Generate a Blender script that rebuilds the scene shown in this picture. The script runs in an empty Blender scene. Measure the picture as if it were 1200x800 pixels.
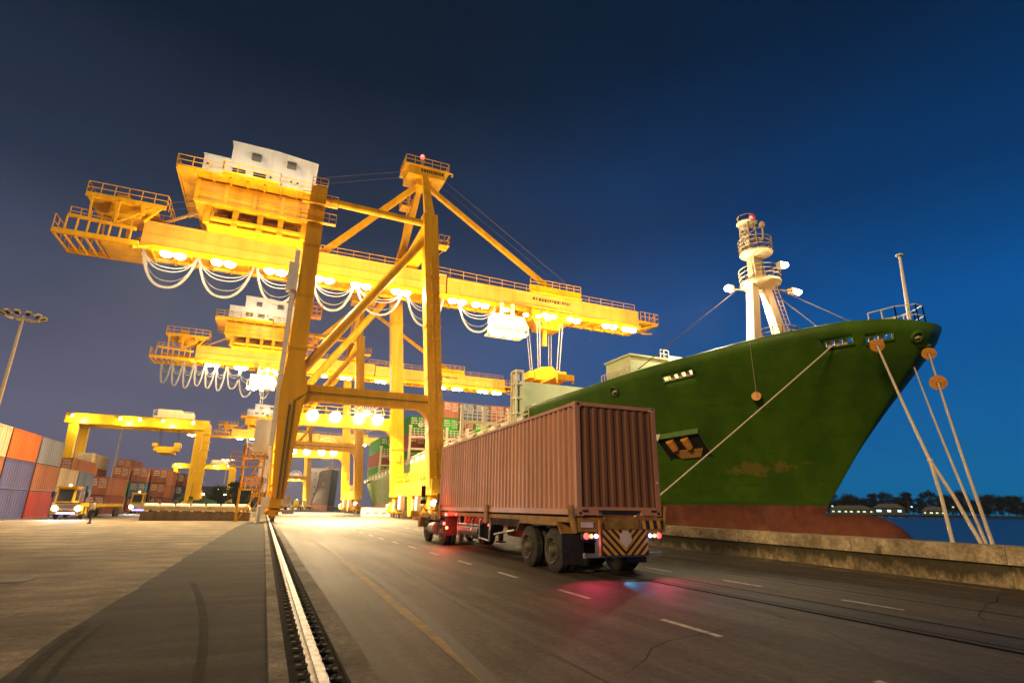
import bpy, bmesh, math, random
from mathutils import Vector, Matrix
random.seed(7)
S = bpy.context.scene
COL = S.collection
R = math.radians
H = 1.55            # eye height of the photographer

# ------------------------------------------------------------------ helpers
class MB:
    """collects primitives; build() links them as ONE mesh object"""
    def __init__(s):
        s.v = []; s.f = []; s.m = []; s.mi = 0
    def add(s, vs, fs):
        n = len(s.v); s.v += [tuple(p) for p in vs]
        for f in fs:
            s.f.append([i + n for i in f]); s.m.append(s.mi)
    def hexa(s, a, b):
        # two quads a (4 pts) and b (4 pts) joined into a solid
        s.add(list(a) + list(b), [(3, 2, 1, 0), (4, 5, 6, 7), (0, 1, 5, 4), (1, 2, 6, 5), (2, 3, 7, 6), (3, 0, 4, 7)])
        return s
    def box(s, c, d, rz=0.0):
        x, y, z = d[0] / 2, d[1] / 2, d[2] / 2
        cs, sn = math.cos(rz), math.sin(rz)
        def t(px, py, pz): return (c[0] + px * cs - py * sn, c[1] + px * sn + py * cs, c[2] + pz)
        s.hexa([t(-x, -y, -z), t(x, -y, -z), t(x, y, -z), t(-x, y, -z)], [t(-x, -y, z), t(x, -y, z), t(x, y, z), t(-x, y, z)])
        return s
    def bb(s, x0, x1, y0, y1, z0, z1):
        return s.box(((x0 + x1) / 2, (y0 + y1) / 2, (z0 + z1) / 2), (abs(x1 - x0), abs(y1 - y0), abs(z1 - z0)))
    def beam(s, p, q, w, h=None, w2=None, h2=None):
        # rectangular bar from p to q, w across, h in the up-ish direction
        h = h or w; w2 = w2 or w; h2 = h2 or h
        p = Vector(p); q = Vector(q); d = (q - p).normalized()
        up = Vector((0, 0, 1)) if abs(d.z) < 0.95 else Vector((0, 1, 0))
        a = d.cross(up).normalized(); b = a.cross(d).normalized()
        def ring(c, w, h): return [c - a * w / 2 - b * h / 2, c + a * w / 2 - b * h / 2, c + a * w / 2 + b * h / 2, c - a * w / 2 + b * h / 2]
        s.hexa(ring(p, w, h), ring(q, w2, h2)); return s
    def tube(s, pts, r, n=8, cap=True):
        pts = [Vector(p) for p in pts]
        rs = r if isinstance(r, (list, tuple)) else [r] * len(pts)
        vs = []; fs = []; a = None
        for i, p in enumerate(pts):
            d = (pts[min(i + 1, len(pts) - 1)] - pts[max(i - 1, 0)]).normalized()
            if a is None:
                up = Vector((0, 0, 1)) if abs(d.z) < 0.9 else Vector((1, 0, 0))
                a = d.cross(up).normalized()
            else:
                a = (a - d * a.dot(d)).normalized()
            b = d.cross(a)
            for k in range(n):
                t = 2 * math.pi * k / n
                vs.append(p + (a * math.cos(t) + b * math.sin(t)) * rs[i])
        for i in range(len(pts) - 1):
            for k in range(n):
                fs.append((i * n + k, i * n + (k + 1) % n, (i + 1) * n + (k + 1) % n, (i + 1) * n + k))
        if cap:
            fs.append(tuple(range(n - 1, -1, -1))); fs.append(tuple(range((len(pts) - 1) * n, len(pts) * n)))
        s.add(vs, fs); return s
    def cyl(s, p, q, r, n=12): return s.tube([p, q], r, n)
    def lathe(s, o, axis, prof, n=20):
        # prof: (along axis, radius); axis 'x','y','z'
        vs = []; fs = []
        for (h, r) in prof:
            for k in range(n):
                t = 2 * math.pi * k / n; c, q = r * math.cos(t), r * math.sin(t)
                vs.append({'x': (o[0] + h, o[1] + c, o[2] + q), 'y': (o[0] + c, o[1] + h, o[2] + q), 'z': (o[0] + c, o[1] + q, o[2] + h)}[axis])
        for i in range(len(prof) - 1):
            for k in range(n):
                fs.append((i * n + k, i * n + (k + 1) % n, (i + 1) * n + (k + 1) % n, (i + 1) * n + k))
        fs.append(tuple(range(n))); fs.append(tuple(range((len(prof) - 1) * n, len(prof) * n)))
        s.add(vs, fs); return s
    def prism(s, poly, axis, a, b):
        # extrude a 2D polygon along an axis: 'y' -> poly is (x,z), 'x' -> (y,z), 'z' -> (x,y)
        def t(u, w, k): return {'y': (u, k, w), 'x': (k, u, w), 'z': (u, w, k)}[axis]
        n = len(poly)
        vs = [t(u, w, a) for u, w in poly] + [t(u, w, b) for u, w in poly]
        fs = [tuple(range(n)), tuple(range(2 * n - 1, n - 1, -1))]
        fs += [(i, (i + 1) % n, n + (i + 1) % n, n + i) for i in range(n)]
        s.add(vs, fs); return s
    def quad(s, *p):
        s.add(p, [tuple(range(len(p)))]); return s
    def rail(s, pts, h=1.1, step=1.6, r=0.035, rows=2, closed=False):
        # handrail following pts (at deck level)
        pts = [Vector(p) for p in pts]
        if closed: pts.append(pts[0])
        up = Vector((0, 0, 1))
        for a, b in zip(pts[:-1], pts[1:]):
            n = max(1, int(round((b - a).length / step)))
            for k in range(rows):
                z = up * (h * (k + 1) / rows)
                s.beam(a + z, b + z, 2 * r)
            for i in range(n + 1):
                c = a.lerp(b, i / n)
                s.beam(c, c + up * h, 2 * r)
        return s
    def build(s, name, mats, parent=None, loc=None, smooth=False):
        me = bpy.data.meshes.new(name)
        me.from_pydata(s.v, [], s.f)
        mats = mats if isinstance(mats, (list, tuple)) else [mats]
        for m in mats: me.materials.append(m)
        me.polygons.foreach_set('material_index', s.m)
        bm = bmesh.new(); bm.from_mesh(me)
        bmesh.ops.recalc_face_normals(bm, faces=bm.faces); bm.to_mesh(me); bm.free()
        if smooth:
            me.polygons.foreach_set('use_smooth', [True] * len(me.polygons))
            try: me.set_sharp_from_angle(angle=R(38))
            except Exception: pass
        me.update()
        o = bpy.data.objects.new(name, me); COL.objects.link(o)
        if parent: o.parent = parent
        if loc: o.location = loc
        return o

def thing(name, label, cat, loc=(0, 0, 0), rz=0.0, group=None):
    o = bpy.data.objects.new(name, None); COL.objects.link(o)
    o.empty_display_size = 0.3
    o.location = loc; o.rotation_euler = (0, 0, rz)
    o['label'] = label; o['category'] = cat
    if group: o['group'] = group
    return o
def tag(o, label=None, cat=None, group=None, kind=None):
    if label: o['label'] = label
    if cat: o['category'] = cat
    if group: o['group'] = group
    if kind: o['kind'] = kind
    return o
def structure(o): o['kind'] = 'structure'; return o
def copy_tree(o, parent=None):
    c = o.copy(); COL.objects.link(c); c.parent = parent
    for ch in list(o.children): copy_tree(ch, c)
    return c
def light(name, kind, loc, power, color, radius=0.25, parent=None, aim=None, cone=None, blend=0.5):
    l = bpy.data.lights.new(name, kind); l.energy = power; l.color = color
    l.shadow_soft_size = radius
    if cone: l.spot_size = R(cone); l.spot_blend = blend
    o = bpy.data.objects.new(name, l); COL.objects.link(o); o.location = loc
    if aim is not None:
        o.rotation_euler = (Vector(aim) - Vector(loc)).to_track_quat('-Z', 'Y').to_euler()
    if parent: o.parent = parent
    return o

# ------------------------------------------------------------------ materials
def mat(name, c, rough=0.5, metal=0.0, c2=None, amt=0.5, scale=3.0, bump=0.0, bscale=40.0, obj_color=False, streak=False, coords='Object', spec=0.5, rough_var=0.0):
    m = bpy.data.materials.new(name); m.use_nodes = True
    nt = m.node_tree; N = nt.nodes; L = nt.links
    b = N['Principled BSDF']
    b.inputs['Roughness'].default_value = rough; b.inputs['Metallic'].default_value = metal
    b.inputs['Specular IOR Level'].default_value = spec
    tc = N.new('ShaderNodeTexCoord')
    mp = N.new('ShaderNodeMapping'); L.new(tc.outputs[coords], mp.inputs['Vector'])
    if streak: mp.inputs['Scale'].default_value = (1.0, 1.0, 0.12)
    n = N.new('ShaderNodeTexNoise'); n.inputs['Scale'].default_value = scale; n.inputs['Detail'].default_value = 7; n.inputs['Roughness'].default_value = 0.62
    L.new(mp.outputs[0], n.inputs['Vector'])
    rp = N.new('ShaderNodeValToRGB'); rp.color_ramp.elements[0].position = 0.42; rp.color_ramp.elements[1].position = 0.68
    rp.color_ramp.elements[0].color = (0, 0, 0, 1); rp.color_ramp.elements[1].color = (amt, amt, amt, 1)
    L.new(n.outputs['Fac'], rp.inputs['Fac'])
    mx = N.new('ShaderNodeMix'); mx.data_type = 'RGBA'
    L.new(rp.outputs['Color'], mx.inputs['Factor'])
    if obj_color:
        oi = N.new('ShaderNodeObjectInfo'); L.new(oi.outputs['Color'], mx.inputs[6])
        dk = N.new('ShaderNodeMix'); dk.data_type = 'RGBA'; dk.blend_type = 'MULTIPLY'; dk.inputs['Factor'].default_value = 1.0
        L.new(oi.outputs['Color'], dk.inputs[6]); dk.inputs[7].default_value = (*(c2 or (0.5, 0.42, 0.36)), 1)
        L.new(dk.outputs[2], mx.inputs[7])
    else:
        mx.inputs[6].default_value = (*c, 1)
        k = c2 or tuple(x * 0.55 for x in c); mx.inputs[7].default_value = (*k, 1)
    L.new(mx.outputs[2], b.inputs['Base Color'])
    if rough_var:
        mr = N.new('ShaderNodeMapRange'); mr.inputs['To Min'].default_value = rough - rough_var; mr.inputs['To Max'].default_value = rough + rough_var
        L.new(n.outputs['Fac'], mr.inputs['Value']); L.new(mr.outputs[0], b.inputs['Roughness'])
    if bump:
        n2 = N.new('ShaderNodeTexNoise'); n2.inputs['Scale'].default_value = bscale; n2.inputs['Detail'].default_value = 5
        L.new(tc.outputs[coords], n2.inputs['Vector'])
        bp = N.new('ShaderNodeBump'); bp.inputs['Strength'].default_value = bump; bp.inputs['Distance'].default_value = 0.02
        L.new(n2.outputs['Fac'], bp.inputs['Height']); L.new(bp.outputs[0], b.inputs['Normal'])
    m['bsdf'] = b.name
    return m
def emit(name, c, strength):
    m = bpy.data.materials.new(name); m.use_nodes = True
    b = m.node_tree.nodes['Principled BSDF']
    b.inputs['Base Color'].default_value = (0.8, 0.8, 0.8, 1)
    b.inputs['Emission Color'].default_value = (*c, 1); b.inputs['Emission Strength'].default_value = strength
    try: m.cycles.emission_sampling = 'NONE'
    except Exception: pass
    return m

M = {}
M['yellow'] = mat('crane_yellow', (0.70, 0.37, 0.004), 0.5, spec=.25, c2=(0.44, 0.19, 0.01), amt=0.7, scale=0.9, streak=True, bump=0.05, bscale=3)
M['yellow2'] = mat('gantry_yellow', (0.66, 0.42, 0.005), 0.5, spec=.25, c2=(0.42, 0.22, 0.01), amt=0.5, scale=0.9, streak=True)
M['peach'] = mat('girder_ochre', (0.62, 0.33, 0.045), 0.6, spec=.3, c2=(0.42, 0.20, 0.03), amt=0.5, scale=0.7, streak=True)
M['brownleg'] = mat('leg_ochre', (0.72, 0.36, 0.006), 0.5, spec=.25, c2=(0.46, 0.20, 0.01), amt=0.7, scale=0.7, streak=True)
M['white'] = mat('white_paint', (0.72, 0.70, 0.64), 0.5, c2=(0.5, 0.44, 0.35), amt=0.5, scale=1.3, streak=True)
M['cream'] = mat('cream_paint', (0.70, 0.66, 0.45), 0.5, c2=(0.48, 0.42, 0.25), amt=0.5, scale=1.4, streak=True)
M['mastpaint'] = mat('mast_cream', (0.62, 0.50, 0.30), 0.5, c2=(0.46, 0.34, 0.18), amt=0.5, scale=1.6, streak=True)
M['palegreen'] = mat('pale_green_paint', (0.62, 0.72, 0.38), 0.6, c2=(0.48, 0.52, 0.26), amt=0.5, scale=1.0, streak=True)
M['dark'] = mat('dark_steel', (0.03, 0.028, 0.026), 0.55, c2=(0.07, 0.045, 0.03), amt=0.6, scale=5)
M['rubber'] = mat('tyre_rubber', (0.022, 0.021, 0.02), 0.72, c2=(0.10, 0.085, 0.065), amt=0.6, scale=7, bump=0.15)
M['hub'] = mat('wheel_hub', (0.075, 0.065, 0.05), 0.55, c2=(0.20, 0.16, 0.11), amt=0.6, scale=9)
M['steel'] = mat('galvanised_steel', (0.36, 0.35, 0.33), 0.38, metal=0.7, c2=(0.2, 0.17, 0.14), amt=0.6, scale=4)
M['railsteel'] = mat('rail_head_steel', (0.60, 0.58, 0.55), 0.5, metal=0.2, c2=(0.22, 0.17, 0.13), amt=0.8, scale=9, bump=0.1)
M['rope'] = mat('mooring_rope', (0.74, 0.65, 0.48), 0.85, c2=(0.58, 0.49, 0.34), amt=0.5, scale=9, bump=0.15, bscale=90)
M['wire'] = mat('wire_rope', (0.10, 0.095, 0.09), 0.6)
M['hoistwire'] = mat('hoist_rope', (0.34, 0.32, 0.30), 0.6)
M['cable'] = mat('festoon_band', (0.20, 0.19, 0.18), 0.8, c2=(0.14, 0.13, 0.12))
M['orange'] = mat('rat_guard_orange', (0.80, 0.36, 0.06), 0.55, c2=(0.45, 0.16, 0.03), amt=0.6, scale=6)
M['rust'] = mat('rusty_fitting', (0.40, 0.19, 0.05), 0.65, c2=(0.55, 0.28, 0.09), amt=0.8, scale=3)
M['glassdark'] = mat('dark_glass', (0.02, 0.025, 0.03), 0.12, c2=(0.03, 0.03, 0.035))
M['vent'] = mat('grey_vent', (0.13, 0.12, 0.105), 0.6)
M['cont'] = mat('container_paint', (0.3, 0.1, 0.05), 0.6, c2=(0.62, 0.52, 0.45), amt=0.7, scale=1.2, spec=0.15, obj_color=True, streak=True)
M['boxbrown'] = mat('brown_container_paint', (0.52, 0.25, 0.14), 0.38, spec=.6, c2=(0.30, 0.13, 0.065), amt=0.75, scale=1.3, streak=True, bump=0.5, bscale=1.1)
M['boxend_shade'] = mat('brown_container_end_shaded', (0.20, 0.092, 0.056), 0.6, spec=.2, c2=(0.11, 0.048, 0.026), amt=0.75, scale=1.6, streak=True, bump=0.4, bscale=1.4)  # darker copy of the side brown: shade on the ends put into the colour
M['chassis'] = mat('trailer_yellow_grime', (0.34, 0.185, 0.035), 0.6, c2=(0.10, 0.062, 0.03), amt=0.85, scale=3.2)
M['chev_y'] = mat('chevron_yellow', (0.58, 0.30, 0.035), 0.5, c2=(0.36, 0.18, 0.04), amt=0.5, scale=8)
M['black'] = mat('black_paint', (0.012, 0.012, 0.012), 0.5, c2=(0.04, 0.03, 0.025), amt=0.6, scale=8)
M['plate'] = mat('pale_plate', (0.62, 0.50, 0.55), 0.4)
M['letter'] = mat('pale_lettering', (0.72, 0.66, 0.58), 0.6)
M['darkletter'] = mat('dark_lettering', (0.06, 0.035, 0.02), 0.6)
M['skin'] = mat('skin', (0.22, 0.12, 0.075), 0.55)
M['hair'] = mat('hair', (0.012, 0.01, 0.009), 0.6)
M['shirt'] = mat('pale_shirt', (0.62, 0.55, 0.40), 0.85)
M['trousers'] = mat('dark_trousers', (0.03, 0.032, 0.045), 0.9)
M['concrete'] = mat('old_concrete', (0.40, 0.36, 0.29), 0.9, c2=(0.22, 0.19, 0.14), amt=0.7, scale=2, bump=0.35, bscale=25)
M['boottop'] = mat('red_boottopping', (0.19, 0.062, 0.038), 0.75, spec=.2, c2=(0.10, 0.042, 0.03), amt=0.9, scale=1.1, bump=0.7, bscale=5)
M['lamp'] = emit('floodlight_glass', (1.0, 0.90, 0.70), 60.0)
M['lampsmall'] = emit('small_lamp', (1.0, 0.88, 0.62), 25.0)
M['lamporange'] = emit('sodium_lamp', (1.0, 0.55, 0.22), 18.0)
M['red'] = emit('red_lamp', (1.0, 0.03, 0.03), 9.0)
M['redlens'] = emit('tail_lens_red', (1.0, 0.01, 0.02), 2.2)
M['amberlens'] = emit('tail_lens_amber', (1.0, 0.34, 0.05), 2.4)
M['whitelens'] = emit('tail_lens_white', (0.80, 0.70, 1.0), 3.5)
M['headlamp'] = emit('headlamp', (1.0, 0.97, 0.95), 40.0)
M['bluelamp'] = emit('blue_strip', (0.12, 0.12, 1.0), 14.0)
M['winlit'] = emit('lit_window', (0.45, 1.0, 0.55), 0.9)
M['coolamp'] = emit('cool_lamp', (0.35, 0.85, 1.0), 2.0)
M['cabglow'] = emit('lit_cab_window', (1.0, 0.86, 0.55), 6.0)
WARM = (1.0, 0.72, 0.36)
HAZE = 0.00017
LAMP_W, PORTAL_W = 2700, 30000
# ------------------------------------------------------------------ ground materials
def ground_mat(name, c1, c2, c3, rough=0.75, s1=0.25, s2=2.2, streak=(1, 1, 1), bump=0.25, rough2=None, spec=0.18, lanes=(1, 1, 1)):
    m = bpy.data.materials.new(name); m.use_nodes = True
    nt = m.node_tree; N = nt.nodes; L = nt.links; b = N['Principled BSDF']; b.inputs['Specular IOR Level'].default_value = spec
    tc = N.new('ShaderNodeTexCoord'); mp = N.new('ShaderNodeMapping'); mp.inputs['Scale'].default_value = streak
    L.new(tc.outputs['Object'], mp.inputs['Vector'])
    def noise(sc, det=6, src=mp):
        n = N.new('ShaderNodeTexNoise'); n.inputs['Scale'].default_value = sc; n.inputs['Detail'].default_value = det; n.inputs['Roughness'].default_value = 0.65
        L.new(src.outputs[0] if src is mp else src, n.inputs['Vector']); return n
    def ramp(n, a, b_, lo=0.0, hi=1.0):
        r = N.new('ShaderNodeMapRange'); r.inputs['From Min'].default_value = a; r.inputs['From Max'].default_value = b_
        r.inputs['To Min'].default_value = lo; r.inputs['To Max'].default_value = hi
        L.new(n.outputs['Fac'], r.inputs['Value']); return r
    n1 = noise(s1); n2 = noise(s2); n3 = noise(60, 3, tc.outputs['Object'])
    a = N.new('ShaderNodeMix'); a.data_type = 'RGBA'; a.inputs[6].default_value = (*c1, 1); a.inputs[7].default_value = (*c2, 1)
    L.new(ramp(n1, 0.38, 0.66).outputs[0], a.inputs['Factor'])
    d = N.new('ShaderNodeMix'); d.data_type = 'RGBA'; L.new(a.outputs[2], d.inputs[6]); d.inputs[7].default_value = (*c3, 1)
    L.new(ramp(n2, 0.5, 0.8, 0, 0.75).outputs[0], d.inputs['Factor'])
    g = N.new('ShaderNodeMix'); g.data_type = 'RGBA'; g.blend_type = 'MULTIPLY'; g.inputs['Factor'].default_value = 1.0
    n4 = noise(11, 5, tc.outputs['Object']); n5 = noise(0.75, 8)
    k1 = N.new('ShaderNodeMath'); k1.operation = 'MULTIPLY'; L.new(ramp(n3, 0.3, 0.7, 0.6, 1.35).outputs[0], k1.inputs[0]); L.new(ramp(n4, 0.32, 0.68, 0.62, 1.35).outputs[0], k1.inputs[1])
    k2 = N.new('ShaderNodeMath'); k2.operation = 'MULTIPLY'; L.new(k1.outputs[0], k2.inputs[0]); L.new(ramp(n5, 0.40, 0.60, 0.62, 1.18).outputs[0], k2.inputs[1])
    mp2 = N.new('ShaderNodeMapping'); mp2.inputs['Scale'].default_value = lanes; L.new(tc.outputs['Object'], mp2.inputs['Vector'])
    n6 = noise(1.0, 5, mp2.outputs[0]); n7 = noise(1.7, 3, tc.outputs['Object'])
    k3 = N.new('ShaderNodeMath'); k3.operation = 'MULTIPLY'; L.new(k2.outputs[0], k3.inputs[0]); L.new(ramp(n6, 0.40, 0.62, 0.6, 1.2).outputs[0], k3.inputs[1])
    k4 = N.new('ShaderNodeMath'); k4.operation = 'MULTIPLY'; L.new(k3.outputs[0], k4.inputs[0]); L.new(ramp(n7, 0.30, 0.38, 0.45, 1.0).outputs[0], k4.inputs[1])
    L.new(d.outputs[2], g.inputs[6]); L.new(k4.outputs[0], g.inputs[7])
    L.new(g.outputs[2], b.inputs['Base Color'])
    L.new(ramp(n1, 0.35, 0.7, rough, rough2 or rough).outputs[0], b.inputs['Roughness'])
    bp = N.new('ShaderNodeBump'); bp.inputs['Strength'].default_value = bump; bp.inputs['Distance'].default_value = 0.02
    ad = N.new('ShaderNodeMath'); ad.operation = 'ADD'; L.new(n3.outputs['Fac'], ad.inputs[0]); L.new(n2.outputs['Fac'], ad.inputs[1])
    L.new(ad.outputs[0], bp.inputs['Height']); L.new(bp.outputs[0], b.inputs['Normal'])
    return m
M['yard'] = ground_mat('yard_concrete', (0.205, 0.160, 0.100), (0.135, 0.105, 0.066), (0.062, 0.050, 0.036), 0.85, 0.12, 0.9, (0.7, 1.0, 1), lanes=(0.5, 0.7, 1))
M['asphalt'] = ground_mat('old_asphalt_patch', (0.040, 0.034, 0.026), (0.024, 0.021, 0.017), (0.013, 0.012, 0.010), 0.85, 0.3, 1.2, (0.35, 1.2, 1), bump=0.7, lanes=(0.25, 2.2, 1))
M['road'] = ground_mat('quay_road_asphalt', (0.095, 0.074, 0.049), (0.052, 0.042, 0.030), (0.023, 0.020, 0.016), 0.75, 0.16, 0.8, (1.2, 0.28, 1), bump=0.45, rough2=0.55, spec=.28, lanes=(1.7, 0.045, 1))
M['curb'] = ground_mat('curb_concrete', (0.22, 0.19, 0.135), (0.15, 0.13, 0.095), (0.08, 0.07, 0.055), 0.85, 0.8, 4, bump=0.5)
M['edge'] = ground_mat('edge_concrete', (0.14, 0.118, 0.085), (0.10, 0.086, 0.065), (0.06, 0.052, 0.042), 0.8, 0.5, 3, bump=0.4)
M['lineY'] = mat('worn_yellow_paint', (0.24, 0.14, 0.03), 0.75, c2=(0.10, 0.075, 0.045), amt=1.0, scale=2.5)
M['lineW'] = mat('worn_white_paint', (0.50, 0.46, 0.38), 0.7, c2=(0.16, 0.14, 0.11), amt=0.8, scale=5)
M['groove'] = mat('groove_dirt', (0.005, 0.0045, 0.004), 0.95, spec=.03)
M['tyremark'] = mat('tyre_marks', (0.05, 0.042, 0.033), 0.7)

# ------------------------------------------------------------------ ground
def sheet(name, pts, z, m):
    o = MB().quad(*[(x, y, z) for x, y in pts]).build(name, m); return structure(o)
def strip(name, left, right, z, m):
    mb = MB()
    for i in range(len(left) - 1):
        mb.quad((*left[i], z), (*right[i], z), (*right[i + 1], z), (*left[i + 1], z))
    return structure(mb.build(name, m))
EDGE = [(10.0, -60), (17.35, 14), (17.35, 600)]
# the quay: one thick slab with a real face down to the water
poly = [(-500, -60)] + EDGE + [(-500, 600)]
g = MB(); g.prism(poly, 'z', -3.5, 0.0); structure(g.build('ground', M['yard']))
sheet('road', [(0.93, -20), (13.4, -20), (15.2, 17), (17.0, 34), (17.0, 420), (0.93, 420)], 0.004, M['road'])

AL0 = [(-2.0, -20), (-2.0, 6.0), (-2.06, 9), (-1.98, 13), (-1.95, 20), (-1.85, 27), (-1.75, 36), (-1.6, 44), (-1.25, 53), (-1.1, 58)]
ra = random.Random(4); AL = []
for (xa, ya), (xb, yb) in zip(AL0[:-1], AL0[1:]):
    nn = max(1, int((yb - ya) / .7))
    for k in range(nn): t_ = k / nn; AL.append((xa + (xb - xa) * t_ + ra.uniform(-.035, .035), ya + (yb - ya) * t_))
AL.append(AL0[-1])
strip('asphalt_strip', AL, [(0.24, y) for x, y in AL], 0.004, M['asphalt'])
# crane rail in its channel
M['chan'] = mat('channel_dirt', (0.010, 0.009, 0.008), 0.95, c2=(0.03, 0.026, 0.02), amt=0.8, scale=9, spec=0.1)
sheet('rail_channel', [(0.41, -20), (0.91, -20), (0.91, 420), (0.41, 420)], 0.006, M['chan'])
c = MB(); c.bb(0.245, 0.41, -20, 420, -0.05, 0.045); structure(c.build('kerb', M['curb']))
c = MB(); c.bb(0.905, 0.93, -20, 420, -0.05, 0.02); c.mi = 1; c.bb(0.93, 1.2, -20, 420, -0.05, 0.012); structure(c.build('channel_edge', [M['chan'], M['edge']]))
r = MB(); r.prism([(0.60, 0.008), (0.76, 0.008), (0.76, 0.02), (0.705, 0.028), (0.72, 0.05), (0.72, 0.075), (0.64, 0.075), (0.64, 0.05), (0.655, 0.028), (0.60, 0.02)], 'y', -20, 420)
rail = r.build('crane_rail', M['railsteel']); structure(rail)
clips = MB()
for i in range(170):
    y = 2.0 + i * 0.34
    for sx, jx in ((-1, 0.55), (1, 0.81)):
        jy = y + (0.1 if sx > 0 else 0) + random.uniform(-.03, .03)
        clips.box((jx, jy, 0.022), (0.11, 0.07, 0.03)); clips.lathe((jx - sx * 0.01, jy, 0.036), 'z', [(0, 0.02), (0.025, 0.02), (0.03, 0.012)], 6)
structure(clips.build('rail_clips', mat('clip_iron', (0.05, 0.045, 0.04), .8, c2=(0.12, .09, .06), spec=.2)))
# painted markings
def dash(x, y0, y1, w, name='lane_marking', m='lineW', z=0.009):
    sheet(name, [(x - w / 2, y0), (x + w / 2, y0), (x + w / 2 + 0.01, y1), (x - w / 2 + 0.01, y1)], z, M[m])
for k in range(-1, 14):
    dash(5.55, 5.98 + 3.16 * k, 7.15 + 3.16 * k, 0.11)
for k in range(-2, 12):
    dash(9.88, 9.3 + 2.9 * k, 10.4 + 2.9 * k, 0.10)
YL = [(2.1, 0), (2.12, 5), (2.2, 10), (2.35, 18), (2.2, 30), (2.06, 44)]
strip('yellow_line', [(x - .085, y) for x, y in YL], [(x + .085, y) for x, y in YL], 0.0085, M['lineY'])
for gx, w in ((8.2, 0.10), (8.42, 0.03), (9.15, 0.05), (11.0, 0.05), (12.3, 0.04)):
    GL = [(gx + 0.02 * math.sin(y * 0.4) + (0.004 * y if gx > 10 else 0), y) for y in range(-8, 60, 3)]
    strip('road_groove', [(x - w / 2, y) for x, y in GL], [(x + w / 2, y) for x, y in GL], 0.0075, M['groove'])
def arc_mark(pts, w, m):
    L_ = []; R_ = []
    for i, (x, y) in enumerate(pts):
        a = pts[max(i - 1, 0)]; b = pts[min(i + 1, len(pts) - 1)]
        d = Vector((b[0] - a[0], b[1] - a[1])).normalized(); n = Vector((-d.y, d.x)) * w / 2
        L_.append((x + n.x, y + n.y)); R_.append((x - n.x, y - n.y))
    return strip('tyre_mark', L_, R_, 0.0095, m)
M['skid'] = mat('skid_mark', (0.016, 0.014, 0.012), 0.9, c2=(0.03, 0.026, 0.021), amt=1.0, scale=6, spec=.1)
arc_mark([(-1.95 + .016 * (9.5 - y) ** 2.3, y) for y in [9.5 - .35 * k for k in range(18)]], 0.10, M['skid'])
arc_mark([(-1.75 + .016 * (9.5 - y) ** 2.3, y) for y in [9.5 - .35 * k for k in range(18)]], 0.06, M['skid'])
arc_mark([(-.35 - .03 * (y - 6) ** 1.6, y) for y in [6 + .4 * k for k in range(20)]], 0.09, M['skid'])
arc_mark([(3.2 + 0.012 * (y - 6) ** 2 / 3, y) for y in [3 + 0.7 * k for k in range(22)]], 0.12, M['tyremark'])
arc_mark([(1.6 + 0.9 * math.sin(y * 0.12), y) for y in [4 + 0.8 * k for k in range(40)]], 0.16, M['tyremark'])
sheet('joint', [(-30, 24.0), (-2.0, 24.0), (-2.0, 24.04), (-30, 24.02)], 0.003, M['groove'])
def crack(x, y, n_, a, w, z, name='crack'):
    rc_ = random.Random(int(x * 31 + y * 7)); P0 = [(x, y)]
    for k in range(n_):
        a += rc_.uniform(-.35, .35); st = rc_.uniform(.25, .6); P0.append((P0[-1][0] + st * math.cos(a), P0[-1][1] + st * math.sin(a)))
    arc = []
    Lc = []; Rc = []
    for i, (px, py) in enumerate(P0):
        ww = w * (1 - .7 * abs(2 * i / n_ - 1)) * rc_.uniform(.6, 1.2); Lc.append((px - ww * math.sin(a), py + ww * math.cos(a))); Rc.append((px + ww * math.sin(a), py - ww * math.cos(a)))
    strip(name, Lc, Rc, z, M['groove'])
for x, y, n_, a in ((3.2, 5.0, 9, .3), (6.5, 4.6, 12, .9), (9.6, 5.2, 14, .2), (11.2, 7.6, 9, .5), (4.4, 8.4, 10, 1.9), (2.0, 13, 12, 1.2), (7.2, 8.2, 8, 2.6)): crack(x, y, n_, a, .008, .0095)
for x, y, n_, a in ((-5, 9, 12, .4), (-7, 13, 14, 2.9), (-10, 19, 14, .2), (-4, 22, 12, 1.6)): crack(x, y, n_, a, .007, .0075)
gr = MB(); gr.bb(-4.75, -4.2, 14.7, 15.4, 0.001, 0.012); gr.mi = 1
for k in range(7): gr.bb(-4.7 + k * 0.075, -4.655 + k * 0.075, 14.75, 15.35, 0.012, 0.02)
tag(gr.build('drain_grate', [M['black'], M['dark']]), 'dark iron drain grate set in the yard concrete', 'drain grate')

# ------------------------------------------------------------------ water, far shore
def water():
    m = bpy.data.materials.new('river_water'); m.use_nodes = True
    nt = m.node_tree; N = nt.nodes; L = nt.links; b = N['Principled BSDF']
    b.inputs['Base Color'].default_value = (0.012, 0.03, 0.05, 1); b.inputs['Roughness'].default_value = 0.3
    tc = N.new('ShaderNodeTexCoord'); mp = N.new('ShaderNodeMapping'); mp.inputs['Rotation'].default_value = (0, 0, R(30)); mp.inputs['Scale'].default_value = (1, 0.45, 1)
    L.new(tc.outputs['Object'], mp.inputs['Vector'])
    n = N.new('ShaderNodeTexNoise'); n.inputs['Scale'].default_value = 0.9; n.inputs['Detail'].default_value = 5; L.new(mp.outputs[0], n.inputs['Vector'])
    bp = N.new('ShaderNodeBump'); bp.inputs['Strength'].default_value = 0.55; bp.inputs['Distance'].default_value = 0.25
    L.new(n.outputs['Fac'], bp.inputs['Height']); L.new(bp.outputs[0], b.inputs['Normal'])
    return m
M['water'] = water()
sheet('water', [(-760, -760), (760, -760), (760, 760), (-760, 760)], -1.3, M['water'])
M['shore'] = mat('dark_shore', (0.02, 0.025, 0.014), 0.95)
M['leaf'] = mat('leaves', (0.016, 0.028, 0.010), 0.9, spec=.1, c2=(0.008, 0.014, 0.006), amt=1.0, scale=0.5)
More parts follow.
